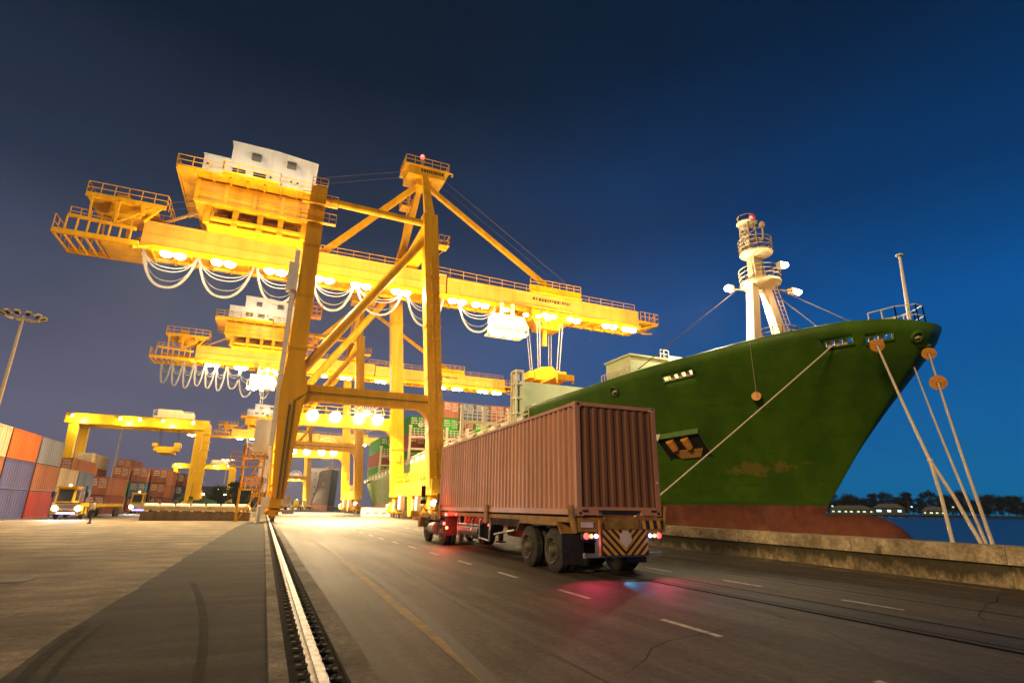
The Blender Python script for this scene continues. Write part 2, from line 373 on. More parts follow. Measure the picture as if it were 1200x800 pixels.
M['bark'] = mat('bark', (0.06, 0.045, 0.03), 0.9)
sp = MB(); angs = [(70 - 1.6 * k) for k in range(45)]
def pol(az, d): return (d * math.sin(R(az)), d * math.cos(R(az)))
for k in range(len(angs) - 1):
    a, b = angs[k], angs[k + 1]
    p = [pol(a, 452), pol(a, 600), pol(b, 600), pol(b, 452)]
    q = [pol(a, 456), pol(a, 600), pol(b, 600), pol(b, 456)]
    sp.hexa([(*x, -4) for x in p], [(*x, -0.5) for x in q])
structure(sp.build('far_shore', M['shore']))

def make_tree(kind, h, wd, seed, leaves):
    rnd = random.Random(seed)
    t = MB(); top = Vector((rnd.uniform(-.3, .3), rnd.uniform(-.3, .3), h * 0.62))
    t.tube([(0, 0, -0.3), (top.x * .4, top.y * .4, h * 0.3), tuple(top)], [h * 0.028, h * 0.02, h * 0.009], 7)
    cl = []
    for i in range(15):
        a = rnd.uniform(0, 6.28); rr = wd * rnd.uniform(0.10, 0.48); z = h * rnd.uniform(0.16, 0.88)
        c = Vector((math.cos(a) * rr * (1.15 - z / h * 0.55), math.sin(a) * rr * (1.15 - z / h * .55), z)); cl.append((c, wd * rnd.uniform(0.13, 0.25)))
        t.tube([tuple(top * (0.45 + 0.5 * rnd.random())), tuple(c)], [h * 0.009, h * 0.003], 5)
    cl.append((Vector((0, 0, h * 0.86)), wd * 0.2))
    cr = MB()
    for i in range(leaves):
        c, r_ = rnd.choice(cl)
        d = Vector((rnd.gauss(0, 1), rnd.gauss(0, 1), rnd.gauss(0, 0.8))).normalized() * r_ * (rnd.random() ** 0.45) * rnd.choice((1, 1, 1, 1.3))
        p = c + d; s = h * rnd.uniform(0.018, 0.036)
        u = Vector((rnd.gauss(0, 1), rnd.gauss(0, 1), rnd.gauss(0, 1))).normalized(); w = u.cross(Vector((rnd.gauss(0, 1), rnd.gauss(0, 1), rnd.gauss(0, 1)))).normalized()
        cr.quad(p - u * s, p - w * s * 0.6, p + u * s, p + w * s * 0.6)
    root = thing('shore_tree', kind, 'tree')
    t.build('trunk', M['bark'], root); cr.build('crown', M['leaf'], root)
    return root
variants = [make_tree('tree', h, w, sd, 2600) for h, w, sd in ((15, 13, 1), (18, 11, 2), (13, 14, 3), (17, 15, 4))]
words = ['broad dark', 'tall dark', 'low spreading dark', 'full round dark']
az = 49.0; i = 0; trees = []
rt = random.Random(3)
while az < 70:
    v = i % 4 if rt.random() < .5 else rt.randrange(4)
    o = variants[v] if i < 4 and (v := i) is not None else copy_tree(variants[v])
    d = rt.uniform(466, 520); k = rt.uniform(0.6, 1.05)
    o.location = (*pol(az, d), -0.6); o.scale = (k, k, k); o.rotation_euler = (0, 0, rt.uniform(0, 6.28))
    tag(o, 'dark tree in the row along the far bank of the water', 'tree', 'trees on the far bank')
    trees.append(o); az += rt.uniform(0.26, 0.5); i += 1
# far-bank houses with lit fronts (ends of the view across the water)
M['house'] = mat('shore_house', (0.05, 0.055, 0.055), 0.8); M['roofgrey'] = mat('shore_roof', (0.07, 0.075, 0.08), 0.7)
def shore_house(az, d, w, h, label, lampm, nl):
    x, y = pol(az, d); ht = thing('waterside_house', label, 'house', (x, y, -0.55), -R(az))
    b = MB(); b.bb(-w / 2, w / 2, 0, 8, 0, h); b.build('wall', M['house'], ht)
    rf = MB(); rf.prism([(-w / 2 - .6, h), (w / 2 + .6, h), (w * 0.28, h + 2.6), (-w * .28, h + 2.6)], 'y', -1.2, 8.6); rf.build('roof', M['roofgrey'], ht)
    for k in range(nl):
        wx = -w / 2 + (k + .5) * w / nl
        wm = MB(); wm.bb(wx - w / nl * rt.uniform(.1, .3), wx + w / nl * rt.uniform(.1, .3), -0.12, -0.02, h * .45, h * .72); wm.build('lit_window', lampm, ht)
    return ht
shore_house(54.6, 449, 26, 3.4, 'low house with a row of bright greenish windows on the far bank', M['winlit'], 7)
shore_house(57.3, 449, 17, 4.6, 'taller pale roofed house with cool bright lamps on the far bank', M['coolamp'], 3)
shore_house(60.3, 449, 12, 3.0, 'small house with green lights, rightmost on the far bank', M['winlit'], 4)
for az_, m_, lb in ((53.2, 'coolamp', 'blue white lamp post left of the lit far bank house'), (58.9, 'coolamp', 'blue white lamp post right of the pale roofed house'), (61.6, 'winlit', 'green white lamp post at the right end of the houses')):
    x, y = pol(az_, 447); t_ = thing('shore_lamp', lb, 'lamp post', (x, y, -0.6))
    b = MB(); b.cyl((0, 0, -1), (0, 0, 5), 0.1, 6); b.build('post', M['dark'], t_)
    b = MB(); b.lathe((0, 0, 5), 'z', [(0, .2), (.25, .55), (.6, .55), (.8, .2)], 8); b.build('lamp_head', M[m_], t_)

# ------------------------------------------------------------------ the quay wall
def wall_mat():
    m = ground_mat('stained_wall_concrete', (0.42, 0.34, 0.20), (0.30, 0.24, 0.14), (0.15, 0.12, 0.075), 0.9, 1.1, 2.6, (1, 1, 0.5), bump=0.6)
    nt = m.node_tree; N = nt.nodes; L = nt.links; b = N['Principled BSDF']
    src = b.inputs['Base Color'].links[0].from_socket
    tc = N.new('ShaderNodeTexCoord'); g = N.new('ShaderNodeSeparateXYZ'); L.new(tc.outputs['Object'], g.inputs[0])
    mp = N.new('ShaderNodeMapping'); mp.inputs['Scale'].default_value = (1, 1, 0.45); L.new(tc.outputs['Object'], mp.inputs[0])
    n = N.new('ShaderNodeTexNoise'); n.inputs['Scale'].default_value = 2.4; n.inputs['Detail'].default_value = 8; n.inputs['Roughness'].default_value = 0.7; L.new(mp.outputs[0], n.inputs['Vector'])
    n2 = N.new('ShaderNodeTexNoise'); n2.inputs['Scale'].default_value = 0.35; L.new(tc.outputs['Object'], n2.inputs['Vector'])
    a = N.new('ShaderNodeMath'); a.operation = 'MULTIPLY_ADD'; L.new(g.outputs['Z'], a.inputs[0]); a.inputs[1].default_value = 1.1; L.new(n.outputs['Fac'], a.inputs[2])
    c = N.new('ShaderNodeMath'); c.operation = 'MULTIPLY_ADD'; L.new(n2.outputs['Fac'], c.inputs[0]); c.inputs[1].default_value = 0.7; L.new(a.outputs[0], c.inputs[2])
    r = N.new('ShaderNodeMapRange'); r.inputs[1].default_value = 0.98; r.inputs[2].default_value = 1.20; r.inputs[4].default_value = 0.9; L.new(c.outputs[0], r.inputs[0])
    x = N.new('ShaderNodeMix'); x.data_type = 'RGBA'; L.new(r.outputs[0], x.inputs[0]); L.new(src, x.inputs[6]); x.inputs[7].default_value = (0.045, 0.042, 0.022, 1); L.new(x.outputs[2], b.inputs['Base Color'])
    return m
M['wall'] = wall_mat()
M['coping'] = ground_mat('coping_concrete', (0.52, 0.43, 0.28), (0.42, 0.34, 0.22), (0.22, 0.18, 0.115), 0.88, 0.7, 3.0, bump=0.4)
wl = thing('quay_wall', 'low stained concrete wall with a paler coping along the water edge', 'wall', (13.72, 0, 0))
wb = MB(); wc = MB()
def wx(y): return 0.1 * y
segs = [-30 + 3.7 * k for k in range(20)]
for a, b in zip(segs[:-1], segs[1:]):
    b -= 0.018
    wb.hexa([(wx(a) + .04, a, 0), (wx(a) + .60, a, 0), (wx(b) + .60, b, 0), (wx(b) + .04, b, 0)], [(wx(a) + .04, a, .52), (wx(a) + .60, a, .52), (wx(b) + .60, b, .52), (wx(b) + .04, b, .52)])
    wc.hexa([(wx(a) - .03, a, .52), (wx(a) + .66, a, .52), (wx(b) + .66, b, .52), (wx(b) - .03, b, .52)], [(wx(a), a, .88), (wx(a) + .63, a, .88), (wx(b) + .63, b, .88), (wx(b), b, .88)])
wb.build('wall_face', M['wall'], wl); wc.build('coping', M['coping'], wl)
k = MB()
k.hexa([(13.72 - 3.3, -30, -.1), (13.72 - 3.0, -30, -.1), (13.72 + 4.0, 40, -.1), (13.72 + 3.7, 40, -.1)], [(13.72 - 3.3, -30, .03), (13.72 - 3.0, -30, .06), (13.72 + 4.0, 40, .06), (13.72 + 3.7, 40, .03)])
structure(k.build('wall_footing', M['edge']))
# bollard behind the wall
bo = thing('mooring_bollard', 'cast iron mooring bollard behind the concrete wall holding the bow ropes', 'bollard', (15.2, 7.75, 0))
b = MB(); b.lathe((0, 0, 0), 'z', [(0, .38), (.06, .38), (.1, .24), (.55, .2), (.68, .3), (.8, .33), (.86, .2)], 18); b.build('bollard_post', M['dark'], bo, smooth=True)
bo2 = copy_tree(bo); bo2.location = (17.0, 24.5, 0); bo2['label'] = 'cast iron bollard behind the wall and the truck holding the long spring rope'

# damp air lit by the floodlights
hz = MB(); hz.bb(-790, 790, -790, 790, -6, 120); hzm = bpy.data.materials.new('damp_air'); hzm.use_nodes = True
hn = hzm.node_tree; hn.nodes.remove(hn.nodes['Principled BSDF']); pv = hn.nodes.new('ShaderNodeVolumePrincipled')
pv.inputs['Color'].default_value = (0.70, 0.80, 0.97, 1); pv.inputs['Density'].default_value = HAZE; pv.inputs['Anisotropy'].default_value = 0.35
hn.links.new(pv.outputs[0], hn.nodes['Material Output'].inputs['Volume'])
if HAZE > 0: tag(hz.build('haze', hzm), kind='stuff')

# ------------------------------------------------------------------ sky, sun, camera
W = bpy.data.worlds.new('World'); S.world = W; W.use_nodes = True
nt = W.node_tree; N = nt.nodes; L = nt.links
bg = N['Background']
tc = N.new('ShaderNodeTexCoord'); sx = N.new('ShaderNodeSeparateXYZ'); L.new(tc.outputs['Generated'], sx.inputs[0])
def wramp(stops):
    r = N.new('ShaderNodeValToRGB'); e = r.color_ramp.elements
    while len(e) < len(stops): e.new(0.5)
    for el, (p, c) in zip(e, stops): el.position = p; el.color = (*c, 1)
    L.new(sx.outputs['Z'], r.inputs['Fac']); return r
left = wramp([(0.0, (0.120, 0.105, 0.150)), (0.12, (0.100, 0.100, 0.160)), (0.30, (0.060, 0.070, 0.120)), (0.45, (0.018, 0.030, 0.062)), (0.66, (0.0015, 0.0085, 0.022))])
right = wramp([(0.0, (0.001, 0.125, 0.29)), (0.12, (0.0, 0.110, 0.32)), (0.30, (0.0, 0.072, 0.27)), (0.47, (0.0, 0.032, 0.125)), (0.68, (0.0, 0.012, 0.042))])
mr = N.new('ShaderNodeMapRange'); mr.interpolation_type = 'SMOOTHSTEP'; mr.inputs['From Min'].default_value = 0.06; mr.inputs['From Max'].default_value = 0.76
cn = N.new('ShaderNodeTexNoise'); cn.inputs['Scale'].default_value = 2.2; cn.inputs['Detail'].default_value = 5
cm = N.new('ShaderNodeMapping'); cm.inputs['Scale'].default_value = (1, 1, 3.2); L.new(tc.outputs['Generated'], cm.inputs[0]); L.new(cm.outputs[0], cn.inputs['Vector'])
ca = N.new('ShaderNodeMath'); ca.operation = 'MULTIPLY_ADD'; ca.inputs[1].default_value = 0.22; L.new(cn.outputs['Fac'], ca.inputs[0]); 
sb = N.new('ShaderNodeMath'); sb.operation = 'SUBTRACT'; L.new(sx.outputs['X'], sb.inputs[0]); sb.inputs[1].default_value = 0.11; L.new(sb.outputs[0], ca.inputs[2])
L.new(ca.outputs[0], mr.inputs['Value'])
mx = N.new('ShaderNodeMix'); mx.data_type = 'RGBA'; L.new(mr.outputs[0], mx.inputs['Factor']); L.new(left.outputs[0], mx.inputs[6]); L.new(right.outputs[0], mx.inputs[7])
cv = N.new('ShaderNodeMapRange'); cv.inputs['To Min'].default_value = 0.70; cv.inputs['To Max'].default_value = 1.30; L.new(cn.outputs['Fac'], cv.inputs['Value'])
ml = N.new('ShaderNodeMix'); ml.data_type = 'RGBA'; ml.blend_type = 'MULTIPLY'; ml.inputs['Factor'].default_value = 1.0
L.new(mx.outputs[2], ml.inputs[6]); L.new(cv.outputs[0], ml.inputs[7]); L.new(ml.outputs[2], bg.inputs['Color']); bg.inputs['Strength'].default_value = 1.0

sun = bpy.data.lights.new('sun', 'SUN'); sun.energy = 2.0; sun.angle = R(12); sun.color = (1.0, 0.66, 0.30)
so = bpy.data.objects.new('sun', sun); COL.objects.link(so)
so.rotation_euler = Vector((0.80, 0.42, -0.40)).to_track_quat('-Z', 'Y').to_euler()

cam = bpy.data.cameras.new('camera'); cam.sensor_width = 36; cam.lens = 635 / 1200 * 36; cam.clip_start = 0.1; cam.clip_end = 5000
co = bpy.data.objects.new('camera', cam); COL.objects.link(co); S.camera = co
TH, PS, RO = R(17.0), R(23.5), R(0.68)
r0 = Vector((math.cos(PS), -math.sin(PS), 0)); fh = Vector((math.sin(PS), math.cos(PS), 0)); z = Vector((0, 0, 1))
fw = fh * math.cos(TH) + z * math.sin(TH); u0 = -fh * math.sin(TH) + z * math.cos(TH)
rc = r0 * math.cos(RO) + u0 * math.sin(RO); uc = -r0 * math.sin(RO) + u0 * math.cos(RO)
mw = Matrix((rc, uc, -fw)).transposed().to_4x4(); mw.translation = (0, 0, H); co.matrix_world = mw
S.view_settings.view_transform = 'Standard'; S.view_settings.look = 'None'; S.view_settings.exposure = 0.15; S.view_settings.gamma = 1.0
S.render.engine = 'CYCLES'; S.cycles.use_denoising = True; S.cycles.max_bounces = 5; S.cycles.sample_clamp_indirect = 6.0
S.cycles.use_light_tree = True
# ------------------------------------------------------------------ the green ship
def pw(x, tab):
    if x <= tab[0][0]: return tab[0][1]
    for (a, p), (b, q) in zip(tab[:-1], tab[1:]):
        if x <= b: return p + (q - p) * (x - a) / (b - a)
    return tab[-1][1]
CX, HB = 30.5, 12.5
def ystem(z): return pw(z, [(-3, 23.9), (0, 23.7), (1.2, 23.45), (1.96, 23.0), (2.8, 22.3), (4.75, 20.75), (7.5, 18.35), (9.9, 16.15), (10.5, 15.68), (11.2, 15.32)])
def yend(z): return pw(z, [(-3, 104), (0, 107.5), (5.6, 119), (9, 120)])
def ztop(y): return pw(y, [(15, 10.82), (16, 11.02), (17.3, 11.05), (20.4, 10.66), (23.2, 10.26), (26.2, 9.96), (28.6, 9.70), (31.5, 9.45), (34, 9.33), (36.8, 9.3), (37.3, 9.2), (37.6, 8.95), (37.7, 8.0), (64, 7.6), (82, 6.9), (119, 5.7)])
def halfb(y, z):
    f = min(max((z + 2) / 13, 0), 1); f = f * f * (3 - 2 * f) * 0.6 + f * 0.4
    Lz = 36 + (24 - 36) * f; p = 1.65 + 0.35 * f; q = 1.0 + (0.68 - 1.0) * f
    t = min(max((y - ystem(z)) / Lz, 0), 1)
    b = HB * (1 - (1 - t) ** p) ** q
    e = (yend(z) - y)
    if e < 14: b *= 0.9 + 0.1 * max(e, 0) / 14
    return b
def hull_material():
    m = bpy.data.materials.new('hull_green'); m.use_nodes = True
    nt = m.node_tree; N = nt.nodes; L = nt.links; b = N['Principled BSDF']; b.inputs['Roughness'].default_value = 0.5; b.inputs['Specular IOR Level'].default_value = 0.25
    tc = N.new('ShaderNodeTexCoord'); g = N.new('ShaderNodeSeparateXYZ'); L.new(tc.outputs['Object'], g.inputs[0])
    def noise(sc, scale=(1, 1, 1), det=6):
        mp = N.new('ShaderNodeMapping'); mp.inputs['Scale'].default_value = scale; L.new(tc.outputs['Object'], mp.inputs[0])
        n = N.new('ShaderNodeTexNoise'); n.inputs['Scale'].default_value = sc; n.inputs['Detail'].default_value = det; n.inputs['Roughness'].default_value = .65; L.new(mp.outputs[0], n.inputs['Vector']); return n
    def mr(src, a, b_, lo=0., hi=1.):
        r = N.new('ShaderNodeMapRange'); r.inputs[1].default_value = a; r.inputs[2].default_value = b_; r.inputs[3].default_value = lo; r.inputs[4].default_value = hi; L.new(src, r.inputs[0]); return r.outputs[0]
    def math_(op, a, b_):
        k = N.new('ShaderNodeMath'); k.operation = op
        for i, x in enumerate((a, b_)):
            if isinstance(x, (int, float)): k.inputs[i].default_value = x
            else: L.new(x, k.inputs[i])
        return k.outputs[0]
    def mix(f, a, b_):
        k = N.new('ShaderNodeMix'); k.data_type = 'RGBA'; L.new(f, k.inputs[0])
        for i, x in ((6, a), (7, b_)):
            if isinstance(x, tuple): k.inputs[i].default_value = (*x, 1)
            else: L.new(x, k.inputs[i])
        return k.outputs[2]
    n1 = noise(0.5, (1, 1, 0.3)); n2 = noise(2.2, (1, 1, 0.8)); n3 = noise(1.0, (1, 1, .15))
    base = mix(mr(n1.outputs['Fac'], .40, .6), (0.072, 0.168, 0.006), (0.046, 0.120, 0.006))
    base = mix(mr(n3.outputs['Fac'], .56, .8, 0, .35), base, (0.06, 0.10, 0.035))
    # scraped rusty patches low on the bow, two clumps
    def blob(y, z, ry, rz, thr):
        dy = math_('DIVIDE', math_('SUBTRACT', g.outputs['Y'], y), ry); dz = math_('DIVIDE', math_('SUBTRACT', g.outputs['Z'], z), rz)
        d = math_('SQRT', math_('ADD', math_('MULTIPLY', dy, dy), math_('MULTIPLY', dz, dz)), 0)
        return mr(math_('ADD', math_('SUBTRACT', 1.0, d), math_('MULTIPLY', math_('SUBTRACT', n2.outputs['Fac'], 0.5), 2.6)), thr, thr + .25)
    wpr = noise(3.0, (1.3, 1.3, .10), 4); base = mix(mr(wpr.outputs['Fac'], .52, .75, 0, .35), base, (0.10, 0.075, 0.02))
    scf = noise(1.3, (.25, .25, 2.6), 5); base = mix(mr(scf.outputs['Fac'], .54, .70, 0, .3), base, (0.015, 0.035, 0.008))
    BL = BLOBS
    acc = None
    for bl in BL:
        s = blob(*bl); acc = s if acc is None else math_('MAXIMUM', acc, s)
    base = mix(math_('MULTIPLY', acc, 0.42), base, (0.36, 0.19, 0.055))
    # boot topping
    zz = math_('ADD', g.outputs['Z'], math_('MULTIPLY', math_('SUBTRACT', n2.outputs['Fac'], .5), .12))
    red = mix(mr(n2.outputs['Fac'], .4, .7), (0.20, 0.066, 0.04), (0.11, 0.045, 0.032))
    red = mix(mr(n1.outputs['Fac'], .5, .75), red, (0.30, 0.13, 0.08))
    algae = mix(mr(n1.outputs['Fac'], .4, .6, .2, .9), (0.03, .085, .015), (0.06, 0.12, 0.02))
    base = mix(mr(zz, 2.15, 1.98), base, algae)
    col = mix(mr(zz, 1.86, 1.83), base, red)
    L.new(col, b.inputs['Base Color'])
    L.new(mr(n2.outputs['Fac'], .3, .7, .38, .6), b.inputs['Roughness'])
    bp = N.new('ShaderNodeBump'); bp.inputs['Strength'].default_value = .35; bp.inputs['Distance'].default_value = .05
    n5 = noise(0.75, (1, 1, 1), 3)
    bk = N.new('ShaderNodeTexBrick'); bk.inputs['Scale'].default_value = 1.0; bk.inputs['Brick Width'].default_value = 5.5; bk.inputs['Row Height'].default_value = 1.9; bk.inputs['Mortar Size'].default_value = 0.012; bk.inputs['Mortar Smooth'].default_value = 0.6
    cb_ = N.new('ShaderNodeCombineXYZ'); L.new(math_('SUBTRACT', g.outputs['Y'], math_('MULTIPLY', g.outputs['X'], .5)), cb_.inputs[0]); L.new(g.outputs['Z'], cb_.inputs[1]); L.new(cb_.outputs[0], bk.inputs['Vector'])
    L.new(math_('ADD', math_('ADD', n5.outputs['Fac'], math_('MULTIPLY', n2.outputs['Fac'], .12)), math_('MULTIPLY', bk.outputs['Fac'], .6)), bp.inputs['Height']); L.new(bp.outputs[0], b.inputs['Normal'])
    return m
BLOBS = [(25.2, 3.9, 1.7, 0.62, 0.36), (23.7, 4.15, 0.75, 0.45, 0.42), (22.8, 4.25, 0.5, 0.35, 0.6), (27.9, 3.1, 0.25, 0.15, 0.6), (31.5, 6.5, 0.5, 0.15, 0.75)]
M['hull'] = hull_material()
ship = thing('container_ship', 'green hulled container ship with red boot topping moored bow first along the quay', 'ship')
NS, NV = 64, 26
ss = []
for i in range(NS + 1):
    t = i / NS
    ss.append(0.32 * (t / 0.72) ** 2.0 if t < 0.72 else 0.32 + 0.68 * (t - .72) / .28)
hv = []; hf = []
def hull_pt(s, v, sgn):
    zt = ztop(15.2 + (119.5 - 15.2) * s); z = -3 + v * (zt + 3)
    y = ystem(z) + (yend(z) - ystem(z)) * s
    return (CX + sgn * halfb(y, z), y, z)
def col(s):
    return [hull_pt(s, (j / NV), -1) for j in range(NV + 1)], [hull_pt(s, (j / NV), 1) for j in range(NV + 1)]
# column list with an extra pair at the bulwark end
extra = [(37.25 - 15.2) / 104.3, (37.55 - 15.2) / 104.3, (37.62 - 15.2) / 104.3, (37.7 - 15.2) / 104.3]
ss = sorted(set(ss + extra))
hm = MB()
P_ = [col(s)[0] for s in ss]; Q_ = [col(s)[1] for s in ss]
n = NV + 1
for side in (P_, Q_):
    vs = [p for c in side for p in c]
    fs = [(i * n + j, (i + 1) * n + j, (i + 1) * n + j + 1, i * n + j + 1) for i in range(len(ss) - 1) for j in range(NV)]
    hm.add(vs, fs)
# transom
a, b = P_[-1], Q_[-1]
hm.add(a + b, [(j, j + 1, n + j + 1, n + j) for j in range(NV)])
hull = hm.build('hull', M['hull'], ship, smooth=True)
bm = bmesh.new(); bm.from_mesh(hull.data); bmesh.ops.remove_doubles(bm, verts=bm.verts, dist=0.004); bmesh.ops.recalc_face_normals(bm, faces=bm.faces); bm.to_mesh(hull.data); bm.free()

def vsub(a, b): return Vector(a) - Vector(b)
def frame_axes(a, b, n_):
    d = vsub(b, a); w = d.length; d.normalize(); n_ = Vector(n_).normalized()
    up = d.cross(n_).normalized()
    if up.z < 0: up = -up
    return (Vector(a) + Vector(b)) / 2, d, up, d.cross(up).normalized() * (1 if d.cross(up).dot(n_) > 0 else -1), w
def obox(mb, c, d, u, n_, w, h, t0, t1):
    q = lambda k: [c - d * w / 2 - u * h / 2 + n_ * k, c + d * w / 2 - u * h / 2 + n_ * k, c + d * w / 2 + u * h / 2 + n_ * k, c - d * w / 2 + u * h / 2 + n_ * k]
    mb.hexa(q(t0), q(t1))
FAIR = [((26.36, 18.70, 10.0), (27.24, 17.76, 10.15), (-.52, -.6, -.6), (.06, .36, .64)), ((27.77, 17.41, 10.08), (28.70, 16.60, 10.26), (-.43, -.66, -.61), (.14, .5)), ((21.69, 26.32, 9.20), (22.50, 24.55, 9.39), (-.73, -.38, -.56), (.2, .45, .7))]
# real openings cut through the bulwark
so_ = hull.modifiers.new('shell', 'SOLIDIFY'); so_.thickness = 0.18; so_.offset = -1
cut = MB()
for a, b, n_, _ in FAIR:
    c, d, u, n_, w = frame_axes(a, b, n_); obox(cut, c, d, u, n_, w, 0.34, -0.6, 0.5)
cutter = cut.build('fairlead_cutter', M['dark'])
bo_ = hull.modifiers.new('cut', 'BOOLEAN'); bo_.object = cutter; bo_.operation = 'DIFFERENCE'; bo_.solver = 'EXACT'
bpy.context.view_layer.update()
dg = bpy.context.evaluated_depsgraph_get()
me2 = bpy.data.meshes.new_from_object(hull.evaluated_get(dg)); hull.modifiers.clear(); hull.data = me2
bpy.data.objects.remove(cutter)
for a, b, n_, rolls in FAIR:
    c, d, u, n_, w = frame_axes(a, b, n_)
    f = MB()
    for sgn in (-1, 1):
        obox(f, c + u * sgn * 0.20, d, u, n_, w + .14, 0.06, -0.1, 0.07)
        obox(f, c + d * sgn * (w / 2 + .04), d, u, n_, 0.06, 0.34, -0.1, 0.06)
    fr = f.build('fairlead', M['hull'], ship)
    rm = MB()
    for t in rolls:
        p = c + d * (t - .5 + .1) * w - n_ * 0.15
        rm.tube([p - u * .17, p - u * .12, p + u * .12, p + u * .17], [0.16, 0.125, 0.125, 0.16], 10)
    rm.build('roller', M['mastpaint'], fr, smooth=True)
def chock(p, n_, r):
    n_ = Vector(n_).normalized(); p = Vector(p); a = n_.cross(Vector((0, 0, 1))).normalized(); b = a.cross(n_)
    m_ = MB(); K = 18; prof = [(-.05, r * .62), (.08, r * .66), (.13, r * .8), (.08, r), (-.05, r * 1.02)]
    vs = []; fs = []
    for h, rr in prof:
        for k in range(K):
            t = 6.2832 * k / K; vs.append(p + n_ * h + a * rr * math.cos(t) + b * rr * math.sin(t))
    for i in range(len(prof) - 1):
        for k in range(K): fs.append((i * K + k, i * K + (k + 1) % K, (i + 1) * K + (k + 1) % K, (i + 1) * K + k))
    m_.add(vs, fs); m_.mi = 1
    vs = [p + n_ * .02 + a * r * .62 * math.cos(6.2832 * k / K) + b * r * .62 * math.sin(6.2832 * k / K) for k in range(K)]
    m_.add(vs, [tuple(range(K))])
    m_.mi = 2; m_.tube([p + n_ * .04 + a * r * .35 - b * r * .3, p + n_ * .1 - a * r * .1, p + n_ * .05 - a * r * .5 - b * r * .1], r * .2, 6)
    m_.build('chock', [M['hull'], M['dark'], M['mastpaint']], ship, smooth=True)
chock((20.35, 29.66, 9.0), (-.81, -.3, -.5), 0.36)
chock((29.79, 16.09, 10.23), (-.27, -.73, -.63), 0.33)
chock((30.93, 16.34, 9.8), (.3, -.72, -.62), 0.28)
# bulbous bow
bb = MB(); prof = []
for k in range(26):
    t = (k / 25) ** 2; y = 18.5 + 12 * t
    r_ = (1 - (1 - min(12 * t / 2.7, 1)) ** 2.0) ** .46 if t > 0 else 0.02
    prof.append((y, r_))
vs = []; K = 26
for y, r_ in prof:
    for k in range(K):
        a_ = 6.2832 * k / K; vs.append((CX + 1.75 * r_ * math.cos(a_), y, -0.93 + 2.34 * r_ * math.sin(a_)))
fs = [(i * K + k, i * K + (k + 1) % K, (i + 1) * K + (k + 1) % K, (i + 1) * K + k) for i in range(len(prof) - 1) for k in range(K)]
fs.append(tuple(range(K))); bb.add(vs, fs)
bb.build('bulbous_bow', M['boottop'], ship, smooth=True)
# decks
dk = MB(); L1 = []; R1 = []
for k in range(40):
    y = 15.9 + (37.5 - 15.9) * k / 39; zz = ztop(min(y, 36.5)) - 1.25
    b = max(halfb(y, zz) - .12, .02); L1.append((CX - b, y, zz)); R1.append((CX + b, y, zz))
for i in range(39): dk.quad(L1[i], R1[i], R1[i + 1], L1[i + 1])
L1 = []; R1 = []
for k in range(20):
    y = 37.6 + (119 - 37.6) * k / 19; zz = ztop(max(y, 37.8)) - .6
    b = halfb(y, zz) - .1; L1.append((CX - b, y, zz)); R1.append((CX + b, y, zz))
for i in range(19): dk.quad(L1[i], R1[i], R1[i + 1], L1[i + 1])
dk.quad((CX - 12.3, 37.55, 6.9), (CX + 12.3, 37.55, 6.9), (CX + 12.3, 37.55, 8.1), (CX - 12.3, 37.55, 8.1))
dk.build('deck', M['rust'], ship)
# anchor pocket with its visor
A = dict(TL=Vector((23.07, 29.03, 5.84)), TR=Vector((24.35, 26.45, 6.07)), BL=Vector((24.05, 29.07, 4.73)), BR=Vector((25.41, 26.65, 4.83)))
n_ = Vector((-.67, -.39, -.63)); no = Vector((-.86, -.5, 0)); 
pk = MB(); off = n_ * 0.05
pk.hexa([A['TL'] + off, A['TR'] + off, A['BR'] + off, A['BL'] + off], [A['TL'] - n_ * .3, A['TR'] - n_ * .3, A['BR'] - n_ * .3, A['BL'] - n_ * .3])
pocket = pk.build('anchor_pocket', M['black'], ship)
vz = MB(); up = Vector((0, 0, .34)); o_ = no * 0.34
vz.hexa([A['TL'], A['TR'], A['TR'] + o_, A['TL'] + o_], [A['TL'] + up, A['TR'] + up, A['TR'] + o_ + up * .9, A['TL'] + o_ + up * .9])
vz.build('visor', mat('visor_green', (0.075, 0.19, 0.02), .5, c2=(.05, .11, .02)), pocket)
fl = MB()
for e, g_ in (('TL', 'BL'), ('TR', 'BR')):
    fl.hexa([A[e] - n_ * .05, A[e] + o_ * .9, A[g_] + n_ * .1, A[g_] - n_ * .05], [p + Vector((.03, -.07, 0)) for p in (A[e] - n_ * .05, A[e] + o_ * .9, A[g_] + n_ * .1, A[g_] - n_ * .05)])
fl.build('side_fin', mat('fin_green', (.10, .2, .03), .5), pocket)
cp = MB(); p0 = A['TL'] + o_ + up; cp.hexa([p0, p0 + no * .05, A['TL'] + o_ * 1.05 + Vector((.02, .3, -.02)), A['TL'] + o_ + Vector((0, .3, 0))], [p0 + Vector((.2, -.32, .0)), p0 + Vector((.2, -.32, .0)) + no * .05, A['TL'] + o_ * 1.05 + Vector((.1, -.2, -.05)), A['TL'] + o_ + Vector((.1, -.2, -.05))])
cp.build('visor_cap', M['white'], pocket)
rl = MB()
for t in (.30, .64):
    p = A['TL'].lerp(A['TR'], t) + n_ * .16; q = A['BL'].lerp(A['BR'], t) + n_ * .14
    rl.tube([p.lerp(q, .05), p.lerp(q, .3), p.lerp(q, .52), p.lerp(q, .58)], [.27, .25, .22, .12], 12)
rl.build('roller', M['orange'], pocket, smooth=True)
sm = MB(); p = A['TL'].lerp(A['BL'], .6) + n_ * .07; q = A['TR'].lerp(A['BR'], .62) + n_ * .07
